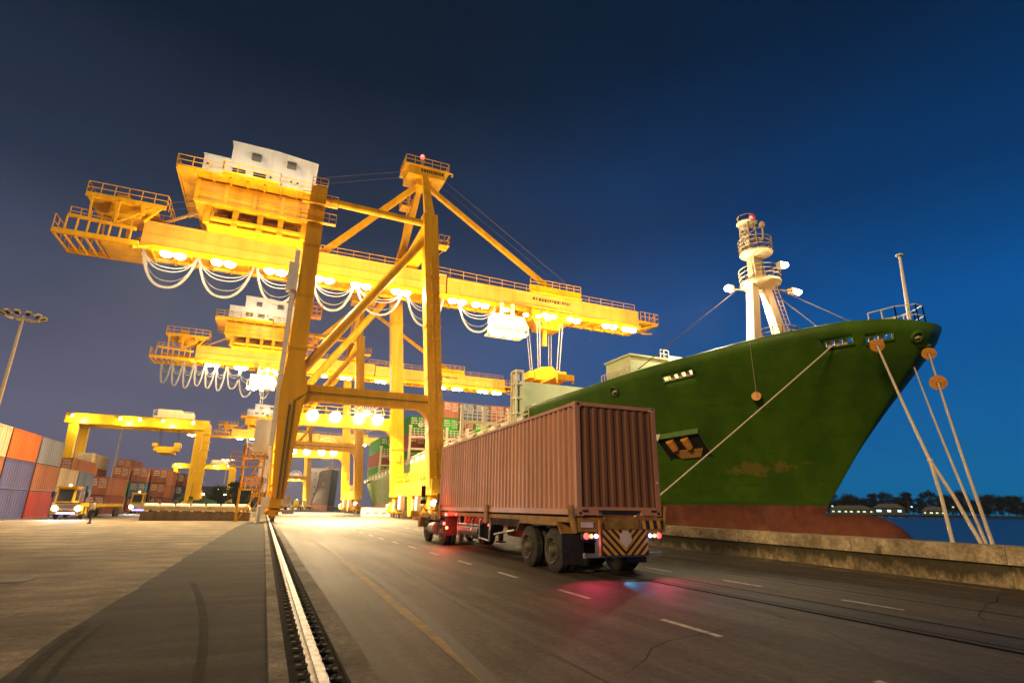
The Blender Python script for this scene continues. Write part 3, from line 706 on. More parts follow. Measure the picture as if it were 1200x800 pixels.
sm.hexa([p.lerp(q, .18), p.lerp(q, .9), (A['BR'] + n_ * .07).lerp(A['BL'] + n_ * .07, .25), (A['BL'] + n_ * .07).lerp(A['BR'] + n_ * .07, .3)], [x + n_ * .05 for x in (p.lerp(q, .18), p.lerp(q, .9), (A['BR'] + n_ * .07).lerp(A['BL'] + n_ * .07, .25), (A['BL'] + n_ * .07).lerp(A['BR'] + n_ * .07, .3))])
sm.build('rubbing_plate', M['rust'], pocket)
# foremast
fm = MB(); X0, Y0 = 30.9, 26.3
fm.beam((X0 - 1.55, Y0, 8.8), (X0 - .55, Y0, 17.2), 0.78, 0.7, .6, .6)
fm.beam((X0 + 2.1, Y0 - .5, 8.8), (X0 + .45, Y0 - .1, 17.2), 0.9, 0.7, .6, .6)
fm.beam((X0 + .1, Y0, 17.0), (X0 - .1, Y0, 19.6), 1.15, .8, .75, .6)
mast = fm.build('foremast', M['mastpaint'], ship)
def deck_plate(c, r_, z, name, parent, th=.12, cone=None):
    m_ = MB(); n8 = 14
    pts = [(c[0] + r_ * math.cos(6.2832 * k / n8), c[1] + r_ * math.sin(6.2832 * k / n8)) for k in range(n8)]
    m_.prism(pts, 'z', z, z + th)
    if cone: m_.lathe((c[0], c[1], z - cone), 'z', [(0, .5), (cone - .002, r_ * .9)], 10)
    o = m_.build(name, M['mastpaint'], parent)
    r2 = MB(); r2.rail([(x, y, z + th) for x, y in pts], 1.0, 1.0, .022, 3, True); r2.build('platform_railing', M['mastpaint'], o)
    return o
deck_plate((X0 + .15, Y0 - .1), 1.4, 17.2, 'platform', mast, .14, .35)
deck_plate((X0 + .1, Y0 - .1), 1.15, 19.6, 'platform', mast, .12, .35)
deck_plate((X0 + .9, Y0 - .4), 1.35, 12.6, 'platform', mast, .1)
lt = MB(); c = Vector((X0 - .35, Y0, 0))
for sx_, sy_ in ((-1, -1), (1, -1), (1, 1), (-1, 1)):
    lt.beam((c.x + sx_ * .42, c.y + sy_ * .42, 19.8), (c.x + sx_ * .36, c.y + sy_ * .36, 22.0), .07)
for k in range(4):
    z0, z1 = 19.9 + k * .55, 20.45 + k * .55
    for a_, b_ in (((-.4, -.4), (.4, -.4)), ((.4, -.4), (.4, .4)), ((.4, .4), (-.4, .4)), ((-.4, .4), (-.4, -.4))):
        lt.beam((c.x + a_[0], c.y + a_[1], z0), (c.x + b_[0], c.y + b_[1], z1), .05); lt.beam((c.x + a_[0], c.y + a_[1], z1), (c.x + b_[0], c.y + b_[1], z1), .05)
lt.tube([(c.x + .3, c.y, 20.8), (c.x + 1.1, c.y - .2, 20.9), (c.x + 1.3, c.y - .2, 21.2), (c.x + 1.35, c.y - .2, 22.0), (c.x + .5, c.y, 21.9)], .07, 6)
lt.lathe((c.x + 1.35, c.y - .2, 22.0), 'z', [(0, .1), (.1, .22), (.35, .22), (.5, .1)], 8)
lt.lathe((c.x, c.y, 22.0), 'z', [(0, .6), (.1, .75), (.16, .75)], 12)
lt.rail([(c.x + .65 * math.cos(k * .7854), c.y + .65 * math.sin(k * .7854), 22.15) for k in range(8)], .45, 1, .025, 1, True)
lt.build('lattice_top', M['mastpaint'], mast)
rd = MB(); rd.lathe((c.x, c.y - .45, 22.2), 'z', [(0, .12), (.25, .12), (.32, .05)], 8); rd.build('red_lamp', M['red'], mast)
lad = MB()
for dx in (-.2, .2): lad.beam((X0 + 2.75 + dx, Y0 - .9, 9.6), (X0 + 1.1 + dx, Y0 - .45, 17.3), .04)
for k in range(24):
    t = k / 23; p = Vector((X0 + 2.55, Y0 - .9, 9.6)).lerp(Vector((X0 + 1.0, Y0 - .45, 17.3)), t); lad.beam(p - Vector((.2, 0, 0)), p + Vector((.2, 0, 0)), .03)
lad.build('ladder', M['mastpaint'], mast)
for (px, py, pz), (ax, ay) in (((X0 - 2.5, Y0 + .3, 16.6), (-.4, -.2)), ((X0 + 2.6, Y0 - .7, 16.9), (.4, -.3)), ((X0 + .25, Y0 - 1.9, 18.0), (0, -.4))):
    b = MB(); b.tube([(X0 + .2, Y0 - .2, pz), (px, py, pz)], .05, 6); b.box((px, py, pz), (.5, .4, .42))
    fl_ = b.build('floodlight', M['mastpaint'], mast)
    b = MB(); b.lathe((px + ax * .75, py + ay * .75, pz - .12), 'z', [(-.16, .1), (-.06, .24), (.1, .24), (.18, .1)], 10); b.build('lens', M['lamp'], fl_, smooth=True)
    light('mast_light', 'POINT', (px + ax * 1.6, py + ay * 1.6 - .3, pz - .35), 200, (1, .58, .24), .2, fl_)
light('mast_light', 'POINT', (27.8, 28.6, 15.2), 4500, (1, .86, .6), .3, mast)
rg = MB()
for p, q in (((X0 - 1.4, Y0, 17.0), (22.6, 30.0, 10.8)), ((X0 + 1.5, Y0 - .4, 17.0), (30.0, 18.0, 10.9)), ((X0 + 1.2, Y0 - .3, 16.6), (28.6, 19.6, 10.8))):
    rg.cyl(p, q, .035, 5)
rg.build('stay_wire', M['wire'], mast)
# jackstaff, bow railing
j = MB(); j.tube([(30.5, 16.75, 9.8), (30.45, 16.55, 12.4), (30.4, 16.4, 15.0)], [.11, .10, .07], 8); j.lathe((30.4, 16.4, 15.0), 'z', [(0, .1), (.05, .2), (.12, .2), (.2, .06)], 8)
j.build('jackstaff', M['white'], ship, smooth=True)
j = MB(); pl_ = [(29.3, 18.0, 10.9), (29.7, 16.8, 10.95), (30.3, 16.1, 10.95), (30.9, 16.1, 10.95), (31.3, 16.8, 10.95), (31.5, 18.0, 10.9)]
j.rail(pl_, 1.15, .8, .025, 2); j.rail([(29.9, 17.6, 10.7), (30.9, 17.4, 10.7)], 1.0, .5, .03, 2); j.build('bow_railing', M['white'], ship)
# pale breakwater, deckhouses, lashing bridges
bw = MB(); bw.bb(18.2, 42.8, 41.3, 41.6, 7.4, 11.9)
for k in range(9): bw.bb(19.0 + k * 2.8, 19.12 + k * 2.8, 41.6, 42.4, 7.4, 11.6)
bwo = bw.build('breakwater', M['palegreen'], ship)
bt = MB()
for dx, dy in ((0, 0), (.62, 0), (0, .9), (.62, .9)): bt.bb(17.95 + dx, 18.09 + dx, 40.4 + dy, 40.54 + dy, 7.3, 12.6)
for z_ in (7.6, 8.9, 10.2, 11.4, 12.5): bt.bb(17.96, 18.70, 40.41, 41.43, z_, z_ + .14)
bt.bb(18.05, 18.2, 41.0, 41.3, 7.3, 12.4); bt.build('breakwater_post', M['cream'], ship)
wn = MB()
for k in range(3): wn.lathe((19.2 + k * .9, 40.3, 8.3), 'y', [(0, .45), (.15, .45), (.2, .25), (.7, .25), (.75, .45), (.9, .45)], 12)
wn.build('winch', M['yellow'], ship)
d1 = MB(); d1.bb(22.0, 25.2, 30.0, 33.0, 8.0, 11.75); d1.bb(21.9, 25.3, 29.9, 33.1, 11.75, 11.87); h1 = d1.build('deckhouse', M['palegreen'], ship)
r1 = MB(); r1.rail([(21.7, 29.6, 9.6), (21.7, 33.2, 9.6)], 1.3, .4, .03, 2); r1.build('railing', M['white'], h1)
d1 = MB(); d1.bb(25.5, 27.6, 30.2, 32.0, 8.0, 12.2); h2 = d1.build('deckhouse', M['cream'], ship)
r1 = MB(); r1.rail([(24.6, 29.95, 11.87), (25.2, 29.95, 11.87), (25.45, 30.1, 11.87)], .6, .3, .03, 2); r1.build('railing', M['white'], h2)
for yb, zt_, zb in ((55.0, 11.7, 7.2), (78.6, 12.6, 6.3), (100.6, 11.6, 5.6)):
    lb = MB()
    for xk in (18.2, 20.7, 23.7, 26.9, 30.5, 34.1, 37.3, 40.3, 42.6):
        lb.bb(xk - .16, xk + .16, yb - .16, yb + .16, zb, zt_); lb.bb(xk - .22, xk + .22, yb - .22, yb + .22, zt_, zt_ + .3)
        lb.beam((xk + .1, yb - .05, zb + .3), (xk + 1.4, yb - .05, zb + 1.9), .12)
    for z_ in (zt_ - 1.5, zt_ - 3.2): lb.bb(18.1, 42.7, yb - .1, yb + .1, z_, z_ + .22); lb.bb(18.1, 42.7, yb + .2, yb + .9, z_, z_ + .08)
    lbo = lb.build('lashing_bridge', M['cream'], ship)
    r1 = MB(); r1.rail([(18.2, yb - .2, zt_ - 1.3), (42.6, yb - .2, zt_ - 1.3)], 1.1, .55, .03, 3); r1.build('railing', M['white'], lbo)
# quay side rail along the cargo deck
r1 = MB(); r1.rail([(18.12, 38.2 + k * 6.1, ztop(38.2 + k * 6.1) - .05) for k in range(13)], 1.0, 1.5, .03, 3)
for k in range(26): r1.bb(18.02, 18.14, 39 + k * 3, 40.6 + k * 3, ztop(39 + k * 3) + .02, ztop(39 + k * 3) + .5)
r1.build('deck_railing', M['cream'], ship)
hc = MB(); hc.bb(20.2, 40.8, 79.5, 93.5, 5.8, 6.72); hc.bb(20.2, 40.8, 101.5, 115, 4.8, 5.92); hc.bb(20.2, 40.8, 57, 77, 6.2, 7.3); hc.build('hatch_coaming', M['rust'], ship)
hs = MB(); hs.bb(24, 37, 116.0, 118.6, 4.9, 13.0); hs.build('stern_house', M['white'], ship)
# ------------------------------------------------------------------ ship to shore cranes (local y = 0 on the boom axis)
def post_prism(mb, prof):
    # lofted rectangular post: list of (z, x0, x1, y0, y1)
    for (z0, a0, a1, b0, b1), (z1, c0, c1, d0, d1) in zip(prof[:-1], prof[1:]):
        mb.hexa([(a0, b0, z0), (a1, b0, z0), (a1, b1, z0), (a0, b1, z0)], [(c0, d0, z1), (c1, d0, z1), (c1, d1, z1), (c0, d1, z1)])
    return mb
XL, XW = 1.15, 16.4
def wleg_x(z): return 16.55 - (z - 3) * 0.078
def crane_bogies(root, x, ysign):
    yc = ysign * 9.0
    b = MB(); b.bb(x - .45, x + .45, yc - 2.7, yc + 2.7, 1.25, 2.0)
    b.prism([(yc - .8, 2.0), (yc + .8, 2.0), (yc + .55, 2.7), (yc - .55, 2.7)], 'x', x - .4, x + .4)
    for dy in (-1.7, 1.7):
        b.bb(x - .42, x + .42, yc + dy - 1.05, yc + dy + 1.05, .62, 1.05); b.cyl((x - .55, yc + dy, 1.15), (x + .55, yc + dy, 1.15), .22, 10)
        for dz in (-.5, .5): b.lathe((x - .75, yc + dy + dz, .9), 'x', [(0, .18), (.1, .26), (.3, .26)], 10)
    b.bb(x - .2, x + .2, yc + ysign * 2.9 - .3, yc + ysign * 2.9 + .3, .5, 1.0)
    bo = b.build('bogie', [M['brownleg'] if x < 8 else M['yellow']], root)
    for dy in (-2.25, -1.15, 1.15, 2.25):
        w = MB(); w.lathe((x - .16, yc + dy, .4), 'x', [(0, .38), (.04, .38), (.05, .32), (.27, .32), (.28, .38), (.32, .38)], 16); w.build('wheel', M['steel'], bo, smooth=True)

def portal(mb, x0, x1, z0, z1, y0, y1, r=1.5):
    pts = [(x0, z1), (x1, z1), (x1, z0 - r)]
    for k in range(7):
        a = math.pi / 2 * k / 6; pts.append((x1 - r + r * math.cos(a) - 0.0, z0 - r + r * math.sin(a)))
    for k in range(7):
        a = math.pi / 2 * k / 6; pts.append((x0 + r - r * math.sin(a), z0 - r + r * math.cos(a)))
    pts.append((x0, z0 - r)); mb.prism(pts, 'y', y0, y1)

FL_X = [-12.7, -7.7, -2.2, 3.2, 7.7, 12.7, 20.3, 23.6, 34.0, 38.0, 44.4, 47.9]
def make_crane():
    root = thing('quay_crane', 'nearest yellow quay crane with a white machinery house, its legs straddling the road', 'crane', (0, 67.5, 0))
    Y1, Y2 = -9.5, 9.5
    for y in (Y1, Y2):
        g = MB(); d0, d1 = y - .75, y + .75
        post_prism(g, [(2.0, XL - .55, XL + .55, d0, d1), (5.0, XL - .75, XL + .75, d0, d1), (11.0, XL - 1.05, XL + 1.15, d0, d1), (12.6, XL - 1.1, XL + 1.45, d0, d1), (14.2, XL - .95, XL + 1.1, d0, d1), (15.5, XL - .85, XL + .85, d0, d1), (35.6, XL - .7, XL + .95, d0, d1)])
        for z_ in (3.2, 6.4, 9.6): g.bb(XL - .72 - z_ * .028, XL + .72 + z_ * .028, d0 - .05, d1 + .05, z_, z_ + .12)
        for z_ in (16.6, 16.8, 22.4, 22.6, 28.2, 28.4): g.bb(XL - .89, XL + .95, d0 - .06, d1 + .06, z_, z_ + .1)
        leg = g.build('leg', M['brownleg'] if y < 0 else M['yellow'], root)
        r = MB(); r.rail([(XL - .7, d0, 35.6), (XL + .95, d0, 35.6), (XL + .95, d1, 35.6), (XL - .7, d1, 35.6)], 1.1, 1, .03, 2, True); r.build('railing', M['yellow'], leg)
        g = MB()
        post_prism(g, [(3.4, wleg_x(3.4) - .8, wleg_x(3.4) + .8, d0, d1), (35.3, wleg_x(35.3) - .85, wleg_x(35.3) + .85, d0, d1)])
        for z_ in (9.0, 9.2, 15.0, 15.2, 21.0, 21.2, 27.0, 27.2): g.bb(wleg_x(z_) - .88, wleg_x(z_) + .88, d0 - .06, d1 + .06, z_, z_ + .1)
        g.bb(wleg_x(8) - .3, wleg_x(8) + .3, d0 - .07, d0 - .01, 7.4, 8.6)
        leg = g.build('leg', M['yellow'], root)
        if y < 0:
            r = MB(); zz = 31.5; x = wleg_x(zz); r.bb(x + .85, x + 2.2, d0, d1, zz, zz + .1); r.rail([(x + .9, d0, zz), (x + 2.2, d0, zz), (x + 2.2, d1, zz), (x + .9, d1, zz)], 1.3, .7, .03, 2); r.beam((x + .8, y, zz - 1.4), (x + 2.0, y, zz), .12); r.build('platform', M['yellow'], leg)
            r = MB()
            for k in range(60):
                z = 4.5 + k * .42; x = wleg_x(z); r.beam((x - .15, d0 - .15, z), (x + .3, d0 - .15, z), .04)
                if k % 3 == 0: r.tube([(x - .3, d0 - .1, z), (x - .3, d0 - .8, z), (x + .45, d0 - .8, z), (x + .45, d0 - .1, z)], .025, 5)
            for dx in (-.15, .3): r.beam((wleg_x(4.3) + dx, d0 - .15, 4.3), (wleg_x(29.8) + dx, d0 - .15, 29.8), .05)
            r.build('ladder', M['yellow'], leg)
        pb = MB(); portal(pb, XL + .9, wleg_x(12) - .7, 11.6, 13.2, y - .55, y + .55)
        pbo = pb.build('portal_beam', M['brownleg'] if y < 0 else M['yellow'], root)
        # braces
        br = MB(); br.tube([(XL + .4, y - .002, 14.2), (wleg_x(32) - .3, y - .002, 32.6)], .52, 10); br.build('brace', M['yellow'], root, smooth=True)
        br = MB(); br.tube([(XL + .5, y, 34.4), (wleg_x(34) - .5, y, 34.2)], .42, 10); br.build('top_tube', M['yellow'], root, smooth=True)
        tw = MB(); tw.beam((wleg_x(35.2), y, 35.2), (15.0, y * .12, 46.5), 1.15, .95, .7, .7); tw.build('apex_leg', M['yellow'], root)
        crane_bogies(root, XL - .25, -1 if y < 0 else 1); crane_bogies(root, XW, -1 if y < 0 else 1)
        # floodlit walkway on the far portal beam
        if y > 0:
            r = MB(); r.rail([(XL + 2, y - .5, 13.2), (XW - 1.5, y - .5, 13.2)], 1.1, 1.5, .03, 2); r.build('railing', M['yellow'], pbo)
            for k, x in enumerate((4.4, 7.3, 10.4, 12.9)):
                f = MB(); f.box((x, y - 1.0, 12.9), (.8, .35, .6)); f.beam((x, y - .5, 12.7), (x, y - .9, 12.8), .12)
                fo = f.build('floodlight', M['yellow'], root)
                f = MB(); f.lathe((x, y - 1.28, 12.85), 'y', [(-.24, .3), (-.06, .7), (.04, .7)], 14); f.build('lens', M['lamp'], fo, smooth=True)
    for x, xx in ((XL, 0), (XW, 1)):
        sb = MB()
        if xx: sb.bb(x - .62, x + .62, Y1 - 1.2, Y2 + 1.2, 2.7, 4.3)
        else: sb.bb(x - .5, x + .3, Y1 + .8, Y2 - .8, 2.0, 3.0)
        sb.build('sill_beam', M['yellow'], root)
    q = MB(); q.rail([(XW - .6, Y1 + .9, 4.3), (XW - .6, Y2 - .9, 4.3)], 1.1, 1.4, .03, 2); q.rail([(XW + .6, Y1 + .9, 4.3), (XW + .6, Y2 - .9, 4.3)], 1.1, 1.4, .03, 2); q.build('sill_railing', M['yellow'], root)
    for yy, w_, h_, mt in ((-6.6, 1.1, 1.5, 'white'), (-4.9, .8, 1.2, 'cream'), (1.8, 1.4, 1.7, 'white'), (4.4, .9, 1.1, 'vent')):
        q = MB(); q.bb(XW - 1.15, XW - .65, yy - w_ / 2, yy + w_ / 2, 1.1, 1.1 + h_); q.bb(XW - 1.18, XW - 1.151, yy - w_ / 2 + .08, yy - .04, 1.2, 1.0 + h_); q.bb(XW - 1.18, XW - 1.151, yy + .04, yy + w_ / 2 - .08, 1.2, 1.0 + h_); q.beam((XW - .9, yy, 1.1), (XW - .2, yy, .9), .12); q.build('switch_cabinet', M[mt], root)
    for yy in (-11.2, -7.2, 7.2, 11.2):
        q = MB(); q.lathe((XW - .8, yy, 1.6), 'x', [(-.1, .1), (0, .2), (.25, .22), (.5, .16)], 10); q.lathe((XW - .62, yy + .5, .9), 'z', [(0, .16), (.5, .16), (.6, .08)], 8); q.build('drive_motor', M['cream'], root)
    q = MB(); q.lathe((XW - .5, Y1 - 1.9, 1.9), 'y', [(-.2, .1), (-.15, .25), (0, .3)], 10); q.build('crane_foot_lamp', M['lampsmall'], root)
    for bx_ in ((XL - 1.4, XL - .62, Y1 - 1.2, Y1 - .8, .9, 2.2), (XL + .45, XL + 1.2, Y1 - .4, Y1 + .3, 1.5, 2.3), (XL + .5, XL + 1.5, Y1 - 1.2, Y1 - .9, .7, 1.1)): q = MB(); q.bb(*bx_); q.build('switch_cabinet', M['white'], root)
    q = MB(); q.tube([(XL - .1, Y1 - .82, 2.1), (XL - .1, Y1 - .82, 11.0)], .06, 6); q.tube([(XL + .25, Y1 - .82, 2.1), (XL + .3, Y1 - .82, 11.4), (XL + 1.6, Y1 - .7, 12.4), (XW - 1.4, Y1 - .7, 12.4)], .05, 6); q.build('cable_conduit', M['dark'], root)
    pd = MB(); post_prism(pd, [(.4, XW - .5, XW + .5, -1.6, -.2), (2.7, XW - .55, XW + .55, -2.3, .5)]); pd.build('cable_drum_stand', M['yellow'], root)
    cb = MB(); cb.bb(XL - .7, XL + .9, Y1 + .75, Y2 - .75, 32.6, 34.2); cb.bb(13.3, 15.0, Y1 + .75, Y2 - .75, 32.3, 34.0); cb.build('cross_beam', M['yellow'], root)
    hg = MB()
    for x in (1.3, 14.2): hg.bb(x - .5, x + .5, -1.0, 1.0, 31.7, 32.4)
    hg.build('hanger', M['yellow'], root)
    # girder and boom
    g = MB(); g.bb(-16.2, 18.9, -1.3, 1.3, 28.75, 31.75)
    for k in range(9): g.bb(-14 + k * 3.9, -13.9 + k * 3.9, -1.36, -1.29, 28.95, 31.7)
    g.bb(-16.2, 18.9, -1.45, -1.3, 31.6, 31.8); g.bb(-16, 18.7, -1.42, -1.33, 30.2, 30.28); gi = g.build('girder', M['peach'], root)
    g = MB(); g.bb(19.1, 50.6, -1.25, 1.25, 28.8, 31.4)
    for k in range(8): g.bb(21 + k * 3.9, 21.1 + k * 3.9, -1.3, -1.24, 28.95, 31.3)
    g.bb(19.1, 50.6, -1.38, -1.25, 31.25, 31.45); bm_ = g.build('boom', M['peach'], root)
    g = MB(); g.bb(-16.8, 50.6, -1.75, -1.32, 28.25, 28.9); g.bb(-16.8, 50.6, 1.32, 1.75, 28.25, 28.9); g.bb(-16.8, 50.6, -1.3, 1.3, 28.55, 28.72)
    for k in range(34): g.bb(-15 + k * 1.95, -14.85 + k * 1.95, -1.7, 1.7, 28.1, 28.53)
    g.build('runway_beam', M['yellow'], root)
    r = MB(); r.rail([(17.5, -1.2, 31.75), (33, -1.2, 31.4)], 1.1, 2.0, .025, 2); r.rail([(39.5, -1.2, 31.4), (50, -1.2, 31.4)], 1.1, 2.0, .025, 2); r.rail([(2.5, -1.2, 31.75), (12.5, -1.2, 31.75)], 1.1, 2.0, .025, 2); r.rail([(17.5, 1.2, 31.6), (50, 1.2, 31.4)], 1.1, 2.0, .025, 2); r.build('girder_railing', M['yellow'], root)
    sh = MB(); sh.bb(31.6, 40.0, -1.8, 1.8, 31.5, 31.75); sh.bb(31.4, 39.8, -1.7, -1.3, 31.75, 32.6); sh.rail([(31.4, -1.8, 32.0), (39.8, -1.8, 32.0)], 1.5, 1.2, .035, 3)
    for k in range(4): sh.lathe((33 + k * 1.6, -.8, 32.2), 'y', [(0, .5), (.3, .5)], 12)
    sh.build('sheave_platform', M['yellow'], root)
    rnd = random.Random(5); lm = MB(); x = 32.0
    while x < 38.2:
        w_ = rnd.choice((.22, .3, .38)); lm.bb(x, x + w_, -1.268, -1.255, 30.35 + rnd.choice((0, .1)), 30.85); x += w_ + .12
    lm.build('lettering', M['darkletter'], root)
    # boom tip platform
    t = MB(); t.bb(50.6, 54.2, -1.6, 1.6, 29.6, 29.9); t.beam((50.6, -1.3, 28.5), (54.0, -1.3, 29.6), .3); t.beam((50.6, 1.3, 28.5), (54.0, 1.3, 29.6), .3); t.beam((51.5, -.4, 28.2), (53.6, -.4, 28.4), .2)
    t.rail([(50.8, -1.6, 29.9), (54.2, -1.6, 29.9), (54.2, 1.6, 29.9), (50.8, 1.6, 29.9)], 1.5, .8, .03, 2); t.build('tip_platform', M['yellow'], root)
    # rear end platforms
    t = MB(); y0, y1 = -2.6, 2.6
    for y in (y0, y1):
        t.beam((-23.6, y, 28.35), (-16, y, 28.35), .3, .55); t.beam((-22.6, y, 30.3), (-16.5, y, 30.0), .25, .35)
        for k in range(7): t.beam((-22.6 + k * .95, y, 28.4), (-22.6 + k * .95, y, 30.3 - k * .04), .14)
    for k in range(9): t.beam((-23.5 + k * .9, y0, 28.2), (-23.5 + k * .9, y1, 28.2), .16, .25)
    t.bb(-19.5, -16.0, y0, y1, 28.05, 28.15)
    t.rail([(-23.6, y0, 28.6), (-23.6, y1, 28.6)], 1.6, 1.3, .035, 2); t.rail([(-22.5, y0, 30.3), (-17, y0, 30.0)], 1.0, 1.0, .03, 2)
    t.beam((-16.5, y0, 27.9), (-15.2, y0 + 1, 28.6), .3); t.build('rear_walkway', M['yellow'], root)
    t = MB(); t.bb(-21.6, -15.2, y0, y1, 33.0, 33.25)
    for y in (y0, y1):
        t.beam((-21.6, y, 33.1), (-14.2, y, 33.1), .25, .5)
        t.beam((-20.8, y, 30.2), (-21.0, y, 33.0), .18); t.beam((-18.5, y, 30.2), (-18.6, y, 33), .25); t.beam((-16.2, y, 31.8), (-16.4, y, 33), .35); t.beam((-16.0, y, 31.0), (-14.6, y, 33.0), .2); t.beam((-18.4, y, 30.4), (-15.4, y, 32.8), .18)
    t.bb(-19.5, -16.6, -1.8, 1.8, 31.8, 33.0)
    t.rail([(-21.6, y0, 33.3), (-14.2, y0, 33.3), (-14.2, y1, 33.3), (-21.6, y1, 33.3)], 1.35, 1.2, .035, 2, True)
    t.lathe((-18.8, 0, 33.2), 'y', [(-1.2, .95), (-1.0, 1.1), (1.0, 1.1), (1.2, .95)], 16); t.bb(-19.4, -18.2, -.9, .9, 33.2, 34.6)
    t.build('sheave_house', M['yellow'], root)
    # apex
    a = MB(); a.bb(12.6, 17.8, -1.9, 1.9, 45.9, 47.2); a.bb(12.0, 18.4, -2.1, 2.1, 47.2, 47.4); a.tube([(18.4, -1.9, 47.3), (18.9, -1.9, 47.2), (18.8, -1.9, 46.8)], .14, 6)
    a.bb(14.0, 16.0, -1.0, 1.0, 44.8, 45.9)
    ap = a.build('apex_head', M['yellow'], root)
    a = MB(); a.rail([(12.1, -2.0, 47.4), (18.3, -2.0, 47.4), (18.3, 2.0, 47.4), (12.1, 2.0, 47.4)], 1.25, 1.3, .035, 2, True); a.build('railing', M['yellow'], ap)
    a = MB(); rnd = random.Random(9); x = 14.3
    while x < 17.4:
        w_ = rnd.choice((.16, .24, .3)); a.bb(x, x + w_, -1.918, -1.905, 46.5, 46.95); x += w_ + .1
    a.build('lettering', M['darkletter'], ap)
    a = MB(); a.cyl((14.4, -1.7, 47.4), (14.4, -1.7, 48.7), .1, 6); a.mi = 1; a.lathe((14.4, -1.7, 48.7), 'z', [(0, .22), (.3, .3), (.55, .2)], 10); a.build('warning_lamp', [M['yellow'], M['red']], ap)
    s = MB()
    s.beam((15.9, 0, 45.4), (37.8, 0, 31.7), .62, .62); s.build('forestay', M['yellow'], root)
    s = MB(); s.beam((14.3, 0, 45.2), (2.4, 0, 31.9), .75, .75); s.build('backstay', M['yellow'], root)
    s = MB()
    for y in (-.8, .8):
        s.cyl((17.6, y, 46.9), (41.0, y, 32.2), .03, 5)
        s.cyl((12.8, y, 46.8), (-2.0, y, 41.2), .028, 5); s.cyl((-16, y, 34.2), (-10, y, 36.3), .028, 5)
    s.build('wire_rope', M['wire'], root)
    # ladder shaft up the apex leg
    s = MB(); 
    for dy in (-.3, .3): s.beam((12.9, 3.5 + dy, 31.8), (13.8, 1.6 + dy, 45.8), .1)
    for k in range(28):
        t = k / 27; p = Vector((12.9, 3.5, 31.8)).lerp(Vector((13.8, 1.6, 45.8)), t); s.beam(p - Vector((0, .3, 0)), p + Vector((0, .3, 0)), .05)
    s.bb(12.6, 14.0, 1.4, 3.2, 42.5, 42.6); s.rail([(12.6, 1.4, 42.6), (14, 1.4, 42.6), (14, 3.2, 42.6), (12.6, 3.2, 42.6)], 1.1, .8, .03, 2, True); s.build('ladder', M['yellow'], root)
    # machinery house
    fy = -4.4
    h = MB(); h.prism([(-11.3, 37.1), (.75, 37.1), (.75, 41.9), (-4.0, 42.35), (-8.6, 42.35), (-8.6, 39.95), (-11.3, 39.95)], 'y', fy, 4.4)
    mh = h.build('machinery_house', M['white'], root)
    h = MB(); h.prism([(-8.75, 42.35), (-4.0, 42.35), (.9, 41.9), (.9, 42.02), (-4.0, 42.47), (-8.75, 42.47)], 'y', fy - .15, 4.55); h.bb(-11.4, -8.62, fy - .1, 4.5, 39.96, 40.06); h.build('roof', M['white'], mh)
    for x, z in ((-6.0, 40.9), (-2.1, 40.9)):
        v = MB(); v.prism([(fy - .01, z - .4), (fy - .01, z + .5), (fy - .3, z + .45), (fy - .6, z - .1), (fy - .6, z - .4)], 'x', x - .5, x + .5); v.build('air_vent', M['vent'], mh)
    for x in (-7.6, -5.4):
        v = MB(); v.bb(x - .75, x + .75, fy - .06, fy - .005, 38.0, 39.1); v.mi = 1
        for k in range(3): v.bb(x - .68, x + .68, fy - .09, fy - .065, 38.1 + k * .32, 38.34 + k * .32)
        v.build('window', [M['white'], M['glassdark']], mh)
    v = MB(); v.bb(-3.9, -2.9, fy - .05, fy - .005, 37.15, 38.3); v.build('door', M['vent'], mh)
    for x in (-4.2, -1.9, -1.2, -10.8):
        v = MB(); v.lathe((x, fy - .2, 38.6), 'z', [(0, .1), (.16, .12), (.22, .05)], 8); v.build('wall_lamp', M['dark'], mh)
    p = MB(); p.bb(-13.4, 1.0, -6.2, 6.0, 36.75, 37.0); p.bb(-8.9, -3.0, -6.9, -6.2, 36.75, 37.0)
    for k in range(9): p.bb(-13.4 + k * 1.75, -13.25 + k * 1.75, -6.1, 6.0, 36.5, 36.74)
    p.rail([(-13.4, 5.9, 37), (-13.4, -6.15, 37), (-8.9, -6.15, 37), (-8.9, -6.85, 37), (-3.0, -6.85, 37), (-3.0, -6.15, 37), (.9, -6.15, 37)], 1.2, 1.4, .035, 2); p.build('house_platform', M['yellow'], root)
    p = MB(); p.bb(-11.4, .7, -4.6, 4.6, 33.9, 36.5)
    for k in range(5): p.bb(-11.5 + k * 2.95, -11.1 + k * 2.95, -4.72, -4.58, 33.8, 36.5)
    p.bb(-11.5, .8, -4.7, -4.55, 35.0, 35.12); p.bb(-11.5, .8, -4.75, -4.55, 33.75, 34.05); p.build('house_base', M['yellow'], root)
    p = MB()
    for x in (-10.0, -7.2, -4.6, -2.4, .2): p.bb(x - .3, x + .3, -4.0, -3.4, 31.75, 33.9); p.bb(x - .3, x + .3, 3.4, 4.0, 31.75, 33.9)
    p.bb(-9.6, .4, -4.2, -3.3, 32.2, 32.5); p.bb(-10, .5, -3.6, 3.6, 31.75, 31.95)
    p.build('support_frame', M['yellow'], root)
    p = MB()
    for x in (-8.7, -6.2, -3.4, -1.2): p.bb(x - .7, x + .7, -3.3, 2.5, 31.95, 33.4)
    p.beam((-11.2, -2, 33.6), (-15, -1, 31.7), .25); p.beam((-11.2, 2, 33.6), (-15, 1, 31.7), .25); p.build('hoist_gear', M['chassis'], root)
    # lift shaft on the landside leg
    e = MB(); e.bb(XL - 1.45, XL - .98, Y1 - .5, Y1 + .55, 7.0, 27.6)
    for k in range(18): e.bb(XL - 1.48, XL - .99, Y1 - .56, Y1 - .5, 7.0 + k * 1.15, 7.08 + k * 1.15)
